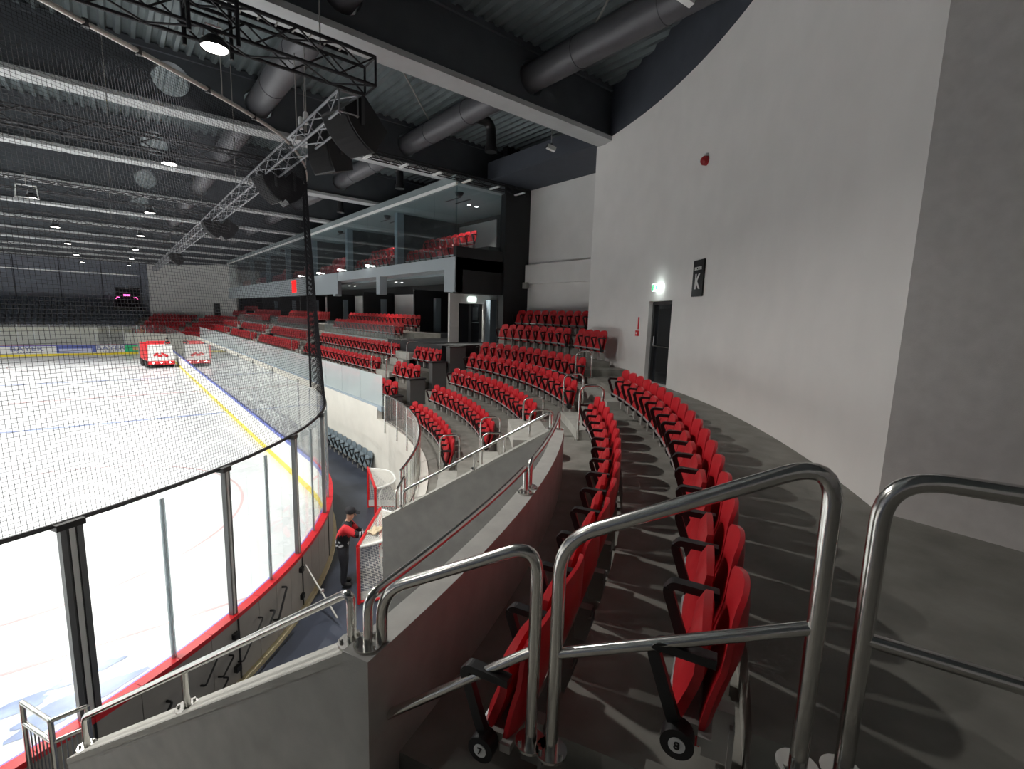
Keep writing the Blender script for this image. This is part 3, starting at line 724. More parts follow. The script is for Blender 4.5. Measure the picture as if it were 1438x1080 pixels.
# ================================================================== NET
rail = [(-9.5, 5.9), (-8.2, 5.92), (-7, 5.95), (-4.5, 6.3), (-2.6, 7.05), (-1.3, 7.8), (-0.4, 8.43), (0.03, 8.75), (0.56, 9.12), (1.42, 9.78), (2.17, 10.41), (3.01, 11.32), (3.78, 12.74), (4.27, 14.12), (4.42, 14.9)]
rail = [Vector((x, y, 9.35)) for x, y in rail]
bot = [Vector((-9.5, RY0, GT+0.05)), Vector((-8.2, RY0, GT+0.05)), Vector((-7, RY0, GT+0.05))] + [outp(t, 0.05, GT+0.05) for t in (-85, -73, -64, -58, -54.5, -50.5, -43.5, -36.5, -28.5, -17.5, -7.5, -2)]
def resample(pts, s):
    """smooth point at parameter s (0..1) of index along a polyline (Catmull-Rom)"""
    n = len(pts)-1; f = s*n; i = min(int(f), n-1); t = f-i
    p1, p2 = pts[i], pts[i+1]; p0 = pts[i-1] if i > 0 else p1*2-p2; p3 = pts[i+2] if i+2 <= n else p2*2-p1
    return 0.5*((2*p1)+(-p0+p2)*t+(2*p0-5*p1+4*p2-p3)*t*t+(-p0+3*p1-3*p2+p3)*t**3)
def even(pts, step):
    q = [resample(pts, k/800) for k in range(801)]; acc = [0]
    for a, b in zip(q, q[1:]): acc.append(acc[-1]+(b-a).length)
    N = int(acc[-1]/step); out = []; j = 0
    for k in range(N+1):
        d = acc[-1]*k/N
        while j < 799 and acc[j+1] < d: j += 1
        t = (d-acc[j])/max(1e-9, acc[j+1]-acc[j]); s = (j+t)/800; out.append(s)
    return out
ss = even(bot, 0.046)
mb = MB(); tr = 0.0025
TB = [(resample(bot, s), resample(rail, s)) for s in ss]
for b_, t_ in TB: mb.tube([b_, t_], tr, 3, cap=False)
NZ = 128
for k in range(1, NZ):
    f = k/NZ; mb.tube([b_ + (t_-b_)*f for b_, t_ in TB[::4]], tr, 3, cap=False)
net = mb.build('safety_net', M_NET, fix=False); tag(net, 'dark protective netting hanging above the glass round the near corner', 'net', None, 'stuff')
rd = thing('net_rail', 'curved pale steel tube carrying the top of the safety net', 'rail', (0,0,0))
rp = [resample(rail, k/90) for k in range(91)] + [Vector((4.35, 15.5, 9.33)), Vector((4.2, 16.0, 9.3))]
MB().tube(rp, 0.035, 10).build('rail_tube', mat('rail_pale', (0.62, 0.60, 0.56), 0.35, metal=0.5), rd, True)
for k in range(30, 90, 7):
    p = rp[k]; MB().tube([p+Vector((0,0,-0.05)), p+Vector((0,0,0.05))], 0.042, 8).build('rail_ring', M_DOORF, rd)
for k in (60, 84):
    MB().tube([rp[k], rp[k]+Vector((0,0,3.0))], 0.01, 6).build('rail_hanger', M_GALV, rd)
ec = MB().tube([(4.42, 14.95, 9.35), (4.45, 14.95, 7.0), (4.46, 14.95, GT+0.05)], 0.03, 6).build('net_edge_cord', M_NET); tag(ec, 'dark bundled side edge of the safety net dropping to the boards', 'net')

# ================================================================== SEATS
def seat_meshes(red, pan, low=False):
    W = 0.225; out = {}
    nx, nz = (8, 9) if not low else (3, 4)
    V = []; F = []
    for side in (0, 1):
        for j in range(nz+1):
            t = j/nz
            for i in range(nx+1):
                u = -1+2*i/nx
                half = W*(1-0.04*(1-t))*(math.sqrt(max(0.0, 1-max(0, (t-0.66)/0.34)**3.0*0.34)))
                x = u*half
                z = 0.25+0.62*t - (0.035*u*u if t > 0.9 else 0)
                y = 0.035-0.10*min(1, t*1.7)+0.025*math.sin(PI*t)-0.015*t+0.03*u*u*(0.6+0.4*t)
                bul = 0.028*math.cos(u*PI/2)*math.sin(PI*min(1, t*1.05))
                y += (-0.022-bul if side == 0 else 0.018+0.3*bul)*(1 if 0 < i < nx and 0 < j < nz else 0.55)
                V.append((x, y, z))
    n1 = (nx+1)*(nz+1); ix = lambda s, i, j: s*n1+j*(nx+1)+i
    for j in range(nz):
        for i in range(nx):
            F.append((ix(0,i,j), ix(0,i+1,j), ix(0,i+1,j+1), ix(0,i,j+1))); F.append((ix(1,i,j), ix(1,i,j+1), ix(1,i+1,j+1), ix(1,i+1,j)))
    for j in range(nz):
        F.append((ix(0,0,j), ix(0,0,j+1), ix(1,0,j+1), ix(1,0,j))); F.append((ix(0,nx,j), ix(1,nx,j), ix(1,nx,j+1), ix(0,nx,j+1)))
    for i in range(nx):
        F.append((ix(0,i,nz), ix(0,i+1,nz), ix(1,i+1,nz), ix(1,i,nz))); F.append((ix(0,i,0), ix(1,i,0), ix(1,i+1,0), ix(0,i+1,0)))
    out['backrest'] = (V, F, red)
    # folded seat pan
    V = []; F = []; a, b = (6, 6) if not low else (2, 3)
    for side in (0, 1):
        for j in range(b+1):
            t = j/b
            for i in range(a+1):
                u = -1+2*i/a; half = 0.195*(1-0.13*t**3); x = u*half; z = 0.33+0.40*t-(0.03*u*u if j == b else 0)
                y = 0.125-0.075*min(1, t*2.2)+0.012*math.sin(PI*t)
                y += (-0.028 if side == 0 else 0.036+0.02*(1-t)+0.01*math.cos(u*PI/2))*(1 if 0 < i < a and 0 < j < b else 0.5)
                V.append((x, y, z))
    n1b = (a+1)*(b+1); iy = lambda s, i, j: s*n1b+j*(a+1)+i
    for j in range(b):
        for i in range(a):
            F.append((iy(0,i,j), iy(0,i+1,j), iy(0,i+1,j+1), iy(0,i,j+1))); F.append((iy(1,i,j), iy(1,i,j+1), iy(1,i+1,j+1), iy(1,i+1,j)))
    for j in range(b):
        F.append((iy(0,0,j), iy(0,0,j+1), iy(1,0,j+1), iy(1,0,j))); F.append((iy(0,a,j), iy(1,a,j), iy(1,a,j+1), iy(0,a,j+1)))
    for i in range(a):
        F.append((iy(0,i,b), iy(0,i+1,b), iy(1,i+1,b), iy(1,i,b))); F.append((iy(0,i,0), iy(1,i,0), iy(1,i+1,0), iy(0,i+1,0)))
    out['seat_pan'] = (V, F, pan)
    return out
def mk(parts, name, smooth=True):
    V, F, m = parts[name]; return MB().add(V, F).mesh(name, m, smooth)
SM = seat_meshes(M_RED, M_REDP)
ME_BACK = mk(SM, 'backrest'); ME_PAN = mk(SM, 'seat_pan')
def arm_mesh(x):
    mb = MB()
    # slim strut rising forward from the hub, then the arm pad running back
    path = fillet([(x, 0.12, 0.31), (x, 0.155, 0.40), (x, 0.235, 0.63), (x, 0.215, 0.665), (x, 0.01, 0.655)], 0.05, 4)
    V = []; F = []; n = len(path)
    for i, p in enumerate(path):
        t = i/(n-1); w = 0.018 if t < 0.62 else 0.027; h = 0.024 if t < 0.62 else 0.018
        a = path[max(0, i-1)]; b = path[min(n-1, i+1)]; d = (b-a).normalized(); nn = Vector((0, -d.z, d.y))
        for (sx, sh) in ((-1,-1),(1,-1),(1,1),(-1,1)): V.append(p + Vector((sx*w, 0, 0)) + nn*sh*h)
    for i in range(n-1):
        for k in range(4): F.append((4*i+k, 4*i+(k+1) % 4, 4*i+4+(k+1) % 4, 4*i+4+k))
    F.append((3,2,1,0)); F.append((4*n-4, 4*n-3, 4*n-2, 4*n-1)); mb.add(V, F)
    mb.tube([(x-0.022, 0.12, 0.31), (x+0.022, 0.12, 0.31)], 0.055, 16)
    return mb.mesh('armrest', M_BPL, False)
ME_ARML = arm_mesh(-0.25); ME_ARMR = arm_mesh(0.25)
mb = MB(); mb.box(-0.25, 0.25, 0.0, 0.05, 0.285, 0.325); mb.box(-0.22, 0.22, 0.05, 0.11, 0.30, 0.345); ME_BAR = mb.mesh('seat_beam', M_GALV)
mb = MB(); mb.box(-0.035, 0.035, -0.085, 0.03, 0.05, 0.29); mb.box(-0.06, 0.06, -0.09, -0.07, 0.02, 0.24); ME_BRK = mb.mesh('wall_bracket', M_GALV)
mb = MB(); mb.tube([(-0.2, 0.155, 0.345), (0.2, 0.155, 0.345)], 0.02, 8); ME_HINGE = mb.mesh('hinge_tube', M_ALU, True)
NSEAT = [0]
STUFF = []                                        # seats too far away to be told apart: gathered into one object
def seat(pos, ang, label, group, last=False, bracket=True):
    """ang: direction the seat faces (towards the ice)"""
    NSEAT[0] += 1
    o = thing('stadium_seat', label, 'seat', pos, ang - PI/2, group)
    for nm, me in (('backrest', ME_BACK), ('seat_pan', ME_PAN), ('armrest', ME_ARML), ('seat_beam', ME_BAR), ('hinge_tube', ME_HINGE)): link(nm, me, o)
    if last: link('armrest', ME_ARMR, o)
    if bracket: link('wall_bracket', ME_BRK, o)
    return o
def arc_row(R, z, t0, t1, rowname, endname, group, c=CC, n=None, plate=None):
    """seats on an arc, first one at t0 (the end named endname)"""
    dt = math.degrees(0.5/R); n = n or int(round(abs(t1-t0)/dt)) + 1; out = []
    for i in range(n):
        t = t0 + (t1-t0)*i/max(1, n-1); a = R_(t)+PI
        s = seat(P(R-0.09, t, z, c), a, 'red seat, %s from the %s in %s' % (ORD[i], endname, rowname), group, last=(i == (n-1 if t1 > t0 else 0)))
        out.append(s)
    return out
rowA = arc_row(S[4], TZ[4], -64.1, -39.9, 'the row marked seven', 'near handrail', 'seats of the near row marked 7')
rowB = arc_row(S[5], TZ[5], -64.0, -35.7, 'the row marked eight', 'near handrail', 'seats of the near row marked 8', n=18)
for s, num in ((rowA[0], '7'), (rowB[0], '8')):
    hub = MB().tube([(-0.31, 0.12, 0.31), (-0.25, 0.12, 0.31)], 0.062, 24).build('end_hub', M_BPL, s, True)
    pl = MB().tube([(-0.314, 0.12, 0.31), (-0.309, 0.12, 0.31)], 0.031, 24).build('number_plate', mat('plate_grey', (0.62, 0.63, 0.62), 0.5), hub)
    tx = link('row_number', text_mesh('row_number', num, 0.046, M_SIGNB, 0.001, 1, 0.001), hub); frame(tx, (-0.3165, 0.12, 0.31), (0,-1,0), (0,0,1))
ENDS = {1: (-29.6, -7.2), 2: (-30.4, -6.0), 3: (-32.0, -5.0), 4: (-31.9, -3.5), 5: (-25.4, -2.0)}
for k in range(1, 6):
    t0, t1 = ENDS[k]; arc_row(S[k], TZ[k], t0, t1, 'the corner block, %s row from the ice' % ORD[k-1], 'aisle', 'seats of the corner block')
arc_row(S[6], TZ[6], -15.2, -1.8, 'the corner block, sixth row from the ice', 'white wall', 'seats of the corner block')
arc_row(S[6]-0.05, TZ[6], -22.9, -18.6, 'the short row against the curved wall end', 'exit door', 'seats of the short row by the door')
arc_row(S[7], TZ[7], -14.2, -1.5, 'the corner block, top row', 'white wall', 'seats of the corner block')
for k in range(1, 4):
    arc_row(S[k], TZ[k], -43.8, -43.8, 'the aisle, %s single seat up' % ORD[k-1], 'sloping wall', 'single seats behind the sloping wall', n=1)
def line_row(x, z, y0, y1, where, group):
    n = int(round((y1-y0)/0.5))+1
    for i in range(n):
        y = y0+(y1-y0)*i/max(1, n-1)
        seat((x, y, z), PI, 'red seat, %s from the near end of %s' % (ORD[i], where), group, last=(i == 0))
def stuff_line(x, z, y0, y1):
    n = int(round((y1-y0)/0.5))+1
    for i in range(n): STUFF.append(((x, y0+(y1-y0)*i/max(1, n-1), z), PI))
def stuff_arc(R, z, t0, t1, c):
    n = int(round(abs(t1-t0)/math.degrees(0.5/R)))+1
    for i in range(n):
        t = t0+(t1-t0)*i/max(1, n-1); STUFF.append((tuple(P(R, t, z, c)), R_(t)+PI))
for i, (x, z) in enumerate(SB): line_row(x, z, 15.75, 17.3, 'the short %s side row' % ORD[i], 'seats of the short side rows')
for i, (x, z) in enumerate(SB): line_row(x, z, 19.2, 29.0, 'the long %s side row from the ice' % ORD[i], 'seats of the first long side block')
line_row(10.6, 4.45, 21.2, 30.0, 'the front terrace row below the suites', 'seats of the near terrace')
line_row(11.5, 4.85, 21.2, 30.0, 'the back terrace row below the suites', 'seats of the near terrace')
for (y0, y1) in ((30.8, 40.4), (42.2, 51.8), (53.6, 61.5)):
    for (x, z) in SB: stuff_line(x, z, y0, y1)
for (y0, y1) in ((34.0, 43.4), (47.0, 56.4)): stuff_line(10.6, 4.45, y0, y1); stuff_line(11.5, 4.85, y0, y1)
for k in range(1, 6):
    stuff_arc(S[k], TZ[k], 3, 31, FC); stuff_arc(S[k], TZ[k], 37, 56, FC)
stuff_arc(S[6]-0.3, TZ[6]+0.0, 3, 15, FC); stuff_arc(S[7], TZ[7], 2, 14, FC)

# ================================================================== SUITES
BY = [15.8+6.55*i for i in range(7)]
FX = 10.0
su = MB(); su.box(FX, XR, 15.55, 62, 7.5, 7.95); struct('floor_suites', su, M_FASC)
su = MB(); su.box(FX, XR, 15.55, 62, 10.6, 10.88); struct('ceiling_suites', su, M_SUITEC)
su = MB(); su.box(14.6, 14.8, 15.55, 62, 7.95, 10.6); struct('wall_suites_back', su, M_BLACK)
su = MB(); su.box(13.9, 14.1, 15.55, 62, 4.62, 7.5); struct('wall_suites_lower', su, M_BLACK)
su = MB(); su.box(12.3, 13.75, 15.45, 15.75, 4.62, 12.4); su.box(10.05, 13.75, 15.55, 15.75, 6.62, 8.35); struct('wall_suites_end', su, M_BLACK)
o = MB().box(FX-0.03, FX+0.05, 15.5, 62, 10.52, 10.62).build('trim_5', M_WHITEP); tag(o, 'white edge strip along the suite ceiling', None, None, 'structure')
o = MB().box(FX-0.02, FX+0.0, 27.9, 62, 6.75, 7.95).build('trim_6', M_FASC); tag(o, 'pale grey deep fascia of the farther suites', None, None, 'structure')
for i, y in enumerate((15.55, 22.2, 28.3)):
    o = MB().box(FX-0.01, FX+0.35, y, y+0.75 if i == 0 else y+0.4, 6.65, 7.5).build('fascia_column', M_FASC); tag(o, 'pale grey drop column under the suite fascia, %s from the camera' % ORD[i], None, None, 'structure')
o = MB().box(10.9, 13.9, 15.75, 62, 7.40, 7.5).build('ceiling_lower', M_SUITEC); tag(o, 'grey ceiling under the suites', None, None, 'structure')
for i, y in enumerate(BY):
    y2 = y+6.55
    # partition with a pale end face and a column
    if i > 0:
        o = MB().box(11.2, 14.6, y-0.06, y+0.06, 7.95, 10.6).build('wall_partition', M_BLACK); tag(o, None, None, None, 'structure')
        o = MB().box(10.9, 11.25, y-0.2, y+0.1, 7.95, 10.6).build('suite_column', M_COLB); tag(o, 'blue grey column in the upper suites, %s from the camera' % ORD[i], None, None, 'structure')
        o = MB().box(11.9, 13.9, y-0.06, y+0.06, 4.85, 7.0).build('wall_partition', M_BLACK); tag(o, None, None, None, 'structure')
        o = MB().box(13.0, 13.3, y-0.35, y-0.1, 4.85, 6.6).build('suite_column', M_COLB); tag(o, 'blue grey column on the lower level, %s from the camera' % ORD[i], None, None, 'structure')
    o = MB().box(14.54, 14.6, y+3.2, y+6.4, 7.95, 10.4).build('trim_suite', M_PLAST); tag(o, None, None, None, 'structure')
    if i > 0: o = MB().box(13.84, 13.9, y+3.0, y+6.2, 4.85, 6.9).build('trim_suite', M_PLAST); tag(o, None, None, None, 'structure')
    # glass front
    gp = thing('suite_glazing', 'tall frameless glass front of the %s suite from the camera' % ORD[i], 'glazing', (FX+0.06, y-0.25, 7.95), 0, 'suite glass fronts')
    for q in range(4): MB().box(0, 0.02, q*6.55/4+0.01, (q+1)*6.55/4-0.01, 0, 2.57).build('glass_pane', M_GLASSU, gp)
    # seats, two rows; the first two suites singly
    for (x, z) in ((11.4, 7.95), (12.3, 8.58)):
        if i < 2: line_row(x, z, y+1.9, y+6.0, 'the %s row of the %s suite' % ('front' if x < 12 else 'back', ORD[i]), 'seats of the upper suites')
        else: stuff_line(x, z, y+1.9, y+6.0)
    o = MB().box(11.9, 14.6, y+0.2, y+6.2, 7.95, 8.58).build('floor_suite_step', M_BLACK); tag(o, None, None, None, 'structure')
    # downlights and ceiling dome
    for q, (dx, dy) in enumerate(((12.4, 2.4), (12.8, 2.4))):
        d = thing('downlight', 'small round white downlight in the ceiling of the %s suite, %s one' % (ORD[i], 'left' if q == 0 else 'right'), 'lamp', (dx, y+dy, 10.595), 0, 'suite downlights')
        MB().lathe([(0,-0.006),(0.075,-0.006)], 16).build('diffuser', M_DOWN, d); MB().lathe([(0.075,-0.008),(0.095,-0.008),(0.095,0.0)], 16).build('rim', M_WHITEP, d)
        if i < 5 and q == 0:
            L = bpy.data.lights.new('downlight_light', 'SPOT'); L.energy = SUITE_W*9; L.spot_size = R_(130); L.spot_blend = 0.6; L.shadow_soft_size = 0.08; L.color = (1, 0.97, 0.9)
            lo = bpy.data.objects.new('downlight_light', L); COL.objects.link(lo); lo.parent = d; lo.location = (0,0,-0.03)
    for q in range(2):
        d = thing('downlight', 'small downlight under the suite floor of the %s bay, %s one' % (ORD[i], 'left' if q == 0 else 'right'), 'lamp', (11.6+0.35*q, y+1.4, 7.395), 0, 'lower downlights')
        MB().lathe([(0,-0.006),(0.07,-0.006)], 16).build('diffuser', M_DOWN, d); MB().lathe([(0.07,-0.008),(0.09,-0.008),(0.09,0.0)], 16).build('rim', M_WHITEP, d)
        if i < 5 and q == 0:
            L = bpy.data.lights.new('downlight_light', 'SPOT'); L.energy = SUITE_W*6; L.spot_size = R_(130); L.spot_blend = 0.6; L.shadow_soft_size = 0.08; L.color = (1, 0.97, 0.9)
            lo = bpy.data.objects.new('downlight_light', L); COL.objects.link(lo); lo.parent = d; lo.location = (0,0,-0.03)
    o = MB().lathe([(0,-0.16),(0.08,-0.145),(0.15,-0.09),(0.18,0),(0,0)], 20, (10.9, y+0.9, 10.6)).build('ceiling_dome', M_BPL, None, True); tag(o, 'black dome hanging under the ceiling of the %s suite' % ORD[i], 'dome', 'black ceiling domes')
    for q in range(2):
        o = MB().box(11.3+0.5*q, 11.38+0.5*q, y+1.5, y+2.6, 10.585, 10.6).build('ceiling_slot', M_BLACK); tag(o, 'black ceiling slot in the %s suite, %s one' % (ORD[i], 'front' if q == 0 else 'back'), 'vent', 'ceiling slots')
gp = thing('suite_end_glazing', 'glass end panel closing the nearest suite toward the camera', 'glazing', (FX+0.06, 15.62, 7.95)); MB().box(0, 2.2, 0, 0.02, 0.42, 2.57).build('glass_pane', M_GLASSU, gp)
o = MB().box(FX-0.05, FX-0.02, 36.0, 37.0, 7.0, 7.85).build('red_light_panel', M_REDSIGN); tag(o, 'glowing red rectangular panel on the suite fascia', 'panel')
for i, y in enumerate((23.5, 27.4, 31, 35)):
    d = thing('fascia_spot', 'small bright spot lamp on the suite fascia edge, %s from camera' % ORD[i], 'lamp', (FX-0.06, y, 8.08), 0, 'fascia spot lamps')
    MB().lathe([(0,-0.05),(0.10,-0.04),(0.12,0.0),(0.10,0.03),(0,0.035)], 16).build('diffuser', M_DOWN, d, True); MB().box(-0.02, 0.06, -0.02, 0.02, -0.12, -0.04).build('lamp_foot', M_ALU, d)
# terrace glass front
for j, (y0, y1) in enumerate(((20.6, 30.2), (33.6, 43.6), (46.6, 56.6))):
    d = thing('terrace_glazing', 'low glass screen in front of the %s red seat terrace' % ORD[j], 'glazing', (9.95, y0, 4.45), 0, 'terrace glass screens')
    n = 6
    for q in range(n): MB().box(0, 0.015, q*(y1-y0)/n+0.01, (q+1)*(y1-y0)/n-0.01, 0.05, 0.75).build('glass_pane', M_GLASST, d)
    MB().box(-0.04, 0.06, 0, y1-y0, -0.25, 0.05).build('base_rail', M_FASC, d)
# doorway box on the platform
o = MB().box(10.7, 13.2, 17.0, 17.12, 6.27, 6.66).box(10.7, 11.15, 17.0, 17.12, 4.62, 6.27).box(12.45, 13.2, 17.0, 17.12, 4.62, 6.27).build('wall_entrance', M_PLAST); tag(o, None, None, None, 'structure')
o = MB().box(12.5, 12.85, 16.6, 16.95, 4.62, 6.45).build('entrance_column', M_COLB); tag(o, 'blue grey column beside the entrance door on the platform', None, None, 'structure')
d = bpy.data.objects.new('door_3', None); COL.objects.link(d); d['kind'] = 'structure'; d['label'] = 'open dark entrance door on the black platform'; d.location = (11.8, 17.1, 4.62)
MB().box(-0.65, -0.05, 0.05, 0.1, 0, 1.63).build('door_leaf', M_DOORG, d); MB().box(0.08, 0.5, 0.05, 0.1, 0, 1.63).build('door_leaf', M_DOORG, d); MB().box(-0.05, 0.08, 0.04, 0.12, 0, 1.65).build('door_frame', M_DOORF, d)
MB().tube([(0.1, 0.0, 0.85), (0.48, 0.0, 0.85)], 0.015, 8).build('push_bar', M_STEEL, d); MB().box(0.16, 0.42, 0.03, 0.05, 0.95, 1.5).build('door_window', mat('window_dim', (0.1, 0.11, 0.12), 0.2), d)
o = MB().box(11.6, 12.0, 16.95, 16.99, 6.36, 6.54).build('exit_sign', M_EXIT); tag(o, 'small lit white exit sign above the platform door', 'sign')

# ================================================================== STUFF SEATS
SL = seat_meshes(M_RED, M_REDP, True)
mb = MB()
for (pos, ang) in STUFF:
    Mt = Matrix.Translation(pos) @ Matrix.Rotation(ang-PI/2, 4, 'Z')
    for q, nm in enumerate(('backrest', 'seat_pan')):
        V, F, _ = SL[nm]; mb.mi = q; mb.add([Mt @ Vector(v) for v in V], F)
    mb.mi = 2
    for sx in (-0.25,):
        o = len(mb.v); a = [Mt @ Vector(p) for p in ((sx-0.02,0.06,0.3),(sx+0.02,0.06,0.3),(sx+0.02,0.28,0.66),(sx-0.02,0.28,0.66),(sx-0.02,0.05,0.66),(sx+0.02,0.05,0.66))]
        mb.add(a, [(0,1,2,3),(3,2,5,4)])
    mb.mi = 3; mb.add([Mt @ Vector(p) for p in ((-0.25,0.05,0.27),(0.25,0.05,0.27),(0.25,0.05,0.33),(-0.25,0.05,0.33))], [(0,1,2,3)])
o = mb.build('distant_seats', [M_RED, M_REDP, M_BPL, M_GALV], fix=False); tag(o, 'red seats filling the distant side blocks, suites and far corner', 'seats', None, 'stuff')

# black seats of the far end stand (single objects sharing one mesh)
LS = seat_meshes(M_BLKST, M_BLKST, True); mb = MB()
for nm in ('backrest', 'seat_pan'): mb.add(LS[nm][0], LS[nm][1])
mb.mi = 1; mb.box(-0.16, 0.16, 0.10, 0.2, 0.30, 0.34)
ME_BLK = mb.mesh('black_seat', [M_BLKST, M_GALV])
for k in range(6):
    n = 40
    for i in range(n):
        x = -20.6 + 0.52*i
        o = link('black_seat', ME_BLK); o.location = (x, 76.3+0.85*k, 2.95+0.5*k); o.rotation_euler = (0,0,PI)
        tag(o, 'black seat, %s from the stairs in the %s row of the far end stand' % (ORD[n-1-i], ORD[k]), 'seat', 'black seats, far end, %s row' % ORD[k])
for k in range(4):
    for i in range(10):
        o = link('black_seat', ME_BLK); p = P(14.2+0.9*k, 61+1.95*(9-i)*14.2/(14.2+0.9*k), 3.0+0.42*k, FC); o.location = p; o.rotation_euler = (0,0,math.atan2(FC[1]-p.y, FC[0]-p.x)-PI/2)
        tag(o, 'black seat right of the far stairs, %s row up, %s from the stairs' % (ORD[k], ORD[i]), 'seat', 'black seats right of the far stairs, %s row' % ORD[k])
for k in range(4):
    mb = MB(); mb.arc(13.7+0.9*k, 14.6+0.9*k, 0, 3.0+0.42*k, 60, 82, n=8, c=FC); struct('concrete_tier', mb, M_CONC, 'step carrying black seats right of the far stairs, %s tier' % ORD[k], 'tier')
for k in range(7):
    mb = MB(); mb.box(0.55, 2.2, 75.7+0.55*k, 79.6, 2.6+0.3*k, 2.95+0.3*k); struct('concrete_step', mb, M_CONCL, 'pale step of the far end stairs, %s up' % ORD[k], 'step')
d = thing('entrance_sign', 'small glowing pink sign over the dark far entrance', 'sign', (1.4, YF-0.3, 7.0)); MB().box(-0.35, 0.35, 0, 0.1, -0.12, 0.12).build('sign_panel', M_PINK, d)
for sx in (-1, 1): MB().tube([(sx*0.7,0,-0.3),(sx*1.0,0,-0.25),(sx*1.15,0,-0.5)], 0.04, 6).build('sign_tube', M_PINK, d)
mb = MB(); mb.box(0.2, 2.8, YF-0.25, YF-0.05, 4.5, 8.0); struct('door_4', mb, M_DARKN, 'dark entrance opening in the far wall')

# grey seats at ice level against the front wall
ME_GB = MB().add(SM['backrest'][0], SM['backrest'][1]).mesh('backrest', M_GREYST, True); ME_GP = MB().add(SM['seat_pan'][0], SM['seat_pan'][1]).mesh('seat_pan', M_GREYST, True)
for i in range(14):
    y = 15.9+0.5*i
    o = thing('grey_seat', 'grey folding seat at ice level against the cream wall, %s from the goals' % ORD[i], 'seat', (6.68, y, -0.02), PI/2, 'grey seats at ice level')
    link('backrest', ME_GB, o); link('seat_pan', ME_GP, o); link('armrest', ME_ARML, o); link('seat_beam', ME_BAR, o)
    MB().box(-0.02, 0.02, -0.0, 0.04, -0.02, 0.3).build('leg', M_GALV, o)

# ================================================================== GLASS SCREENS OF THE STAND, BENCHES
d = thing('stand_glazing', 'long glass balustrade hazed as if reflecting ice along the front of the side stand', 'glazing', (CC[0]+12.2, 15.2, 2.5))
for q in range(24): MB().box(-0.01, 0.01, q*1.9+0.01, q*1.9+1.89, 0.06, 1.15).build('glass_pane', M_GLASSS, d)
MB().box(-0.05, 0.08, 0, 45.6, -0.10, 0.07).build('base_rail', mat('rail_blue_grey', (0.30, 0.36, 0.42), 0.5), d)
for (j, y) in enumerate((24.5, 29.5, 34.5, 39.5, 44.5)):
    d = thing('bench_screen', 'clear glass screen between the players benches, %s from the camera' % ORD[j], 'glazing', (4.65, y, 0), 0, 'bench screens')
    MB().box(0, 2.05, -0.01, 0.01, 0.3, 2.4).build('glass_pane', M_GLASST, d); MB().box(-0.02, 0.02, -0.025, 0.025, 0, 2.45).build('screen_post', M_ALU, d); MB().box(2.05, 2.09, -0.025, 0.025, 0, 2.45).build('screen_post', M_BPL, d)
    if j < 4:
        d = thing('players_bench', 'long pale players bench behind the side boards, %s from the camera' % ORD[j], 'bench', (5.9, y+0.2, 0), 0, 'players benches')
        MB().box(-0.2, 0.2, 0, 4.5, 0.42, 0.47).build('bench_seat', M_WHITEP, d)
        for q in range(3): MB().box(-0.15, 0.15, 0.4+q*1.8, 0.46+q*1.8, 0, 0.42).build('leg', M_GALV, d)

# ================================================================== HANDRAILS
def flange(p, parent):
    fl_ = MB().tube([p, Vector(p)+Vector((0,0,0.012))], 0.07, 20).build('base_flange', M_STEEL, parent)
    for k in range(3):
        a = 2*PI*k/3+0.6; q = Vector(p)+Vector((0.052*math.cos(a), 0.052*math.sin(a), 0.01)); MB().tube([q, q+Vector((0,0,0.02))], 0.009, 8).build('bolt', M_STEEL, fl_)
def loop_rail(a, b, ha, hb, r, label, group=None, mid=True, fl=(True, True), rad=0.14, name='handrail'):
    """rail whose tube rises from a, runs to above b and goes down to b"""
    a = Vector(a); b = Vector(b); d = thing(name, label, 'handrail', a, 0, group); A = Vector((0,0,0)); B = b-a
    n = 8
    MB().tube(fillet([A, A+Vector((0,0,ha)), B+Vector((0,0,hb)), B], rad, 8), r, 14).build('rail_tube', M_STEEL, d, True)
    if mid: MB().tube([A+Vector((0,0,ha*0.48)), B+Vector((0,0,hb*0.48))], r*0.82, 12).build('mid_rail', M_STEEL, d, True)
    if fl[0]: flange(A, d)
    if fl[1]: flange(B, d)
    return d
TR = -64.9
loop_rail(P(15.70, TR, 3.89), P(16.61, TR, ZW), 1.0, 1.13, 0.029, 'large steel handrail in the foreground beside the row marked 8', rad=0.16)
loop_rail(P(14.84, TR-0.4, 3.15), P(15.60, TR, 3.89), 1.32, 0.96, 0.028, 'steel handrail in the foreground beside the row marked 7', rad=0.15)
loop_rail(P(16.75, TR+0.15, ZW), P(18.3, -65.3, ZW), 1.09, 1.09, 0.029, 'dark steel handrail at the right edge of the picture on the landing', rad=0.16)
# low handrails on the parapet
def path_rail(pts, r, label, posts, name='handrail', base=None):
    pts = [Vector(p) for p in pts]; o = pts[0].copy(); d = thing(name, label, 'handrail', o)
    MB().tube(fillet([p-o for p in pts], 0.07, 5), r, 12).build('rail_tube', M_STEEL, d, True)
    for (p, h) in posts:
        p = Vector(p)-o; MB().tube([p, p+Vector((0,0,h))], r*0.9, 10).build('post', M_STEEL, d, True); flange(p, d)
    flange(Vector((0,0,0)), d); flange(pts[-1]-o, d)
    return d
def arcpath(R, t0, t1, z, h, n=10):
    return [P(R, t0, z)] + [P(R, t0+(t1-t0)*k/n, z+h) for k in range(n+1)] + [P(R, t1, z)]
path_rail(arcpath(14.80, -65.5, -56.9, 4.2, 0.25), 0.024, 'low curved handrail on the parapet top, nearer one', [])
path_rail(arcpath(14.80, -56.3, -46.9, 4.2, 0.25), 0.024, 'low curved handrail on the parapet top, farther one', [])
def slope(t, r0, z0, r1, z1, f): return P(r0+(r1-r0)*f, t, z0+(z1-z0)*f)
g = lambda f: slope(-65.35, 14.75, 4.2, 11.6, 2.08, f)
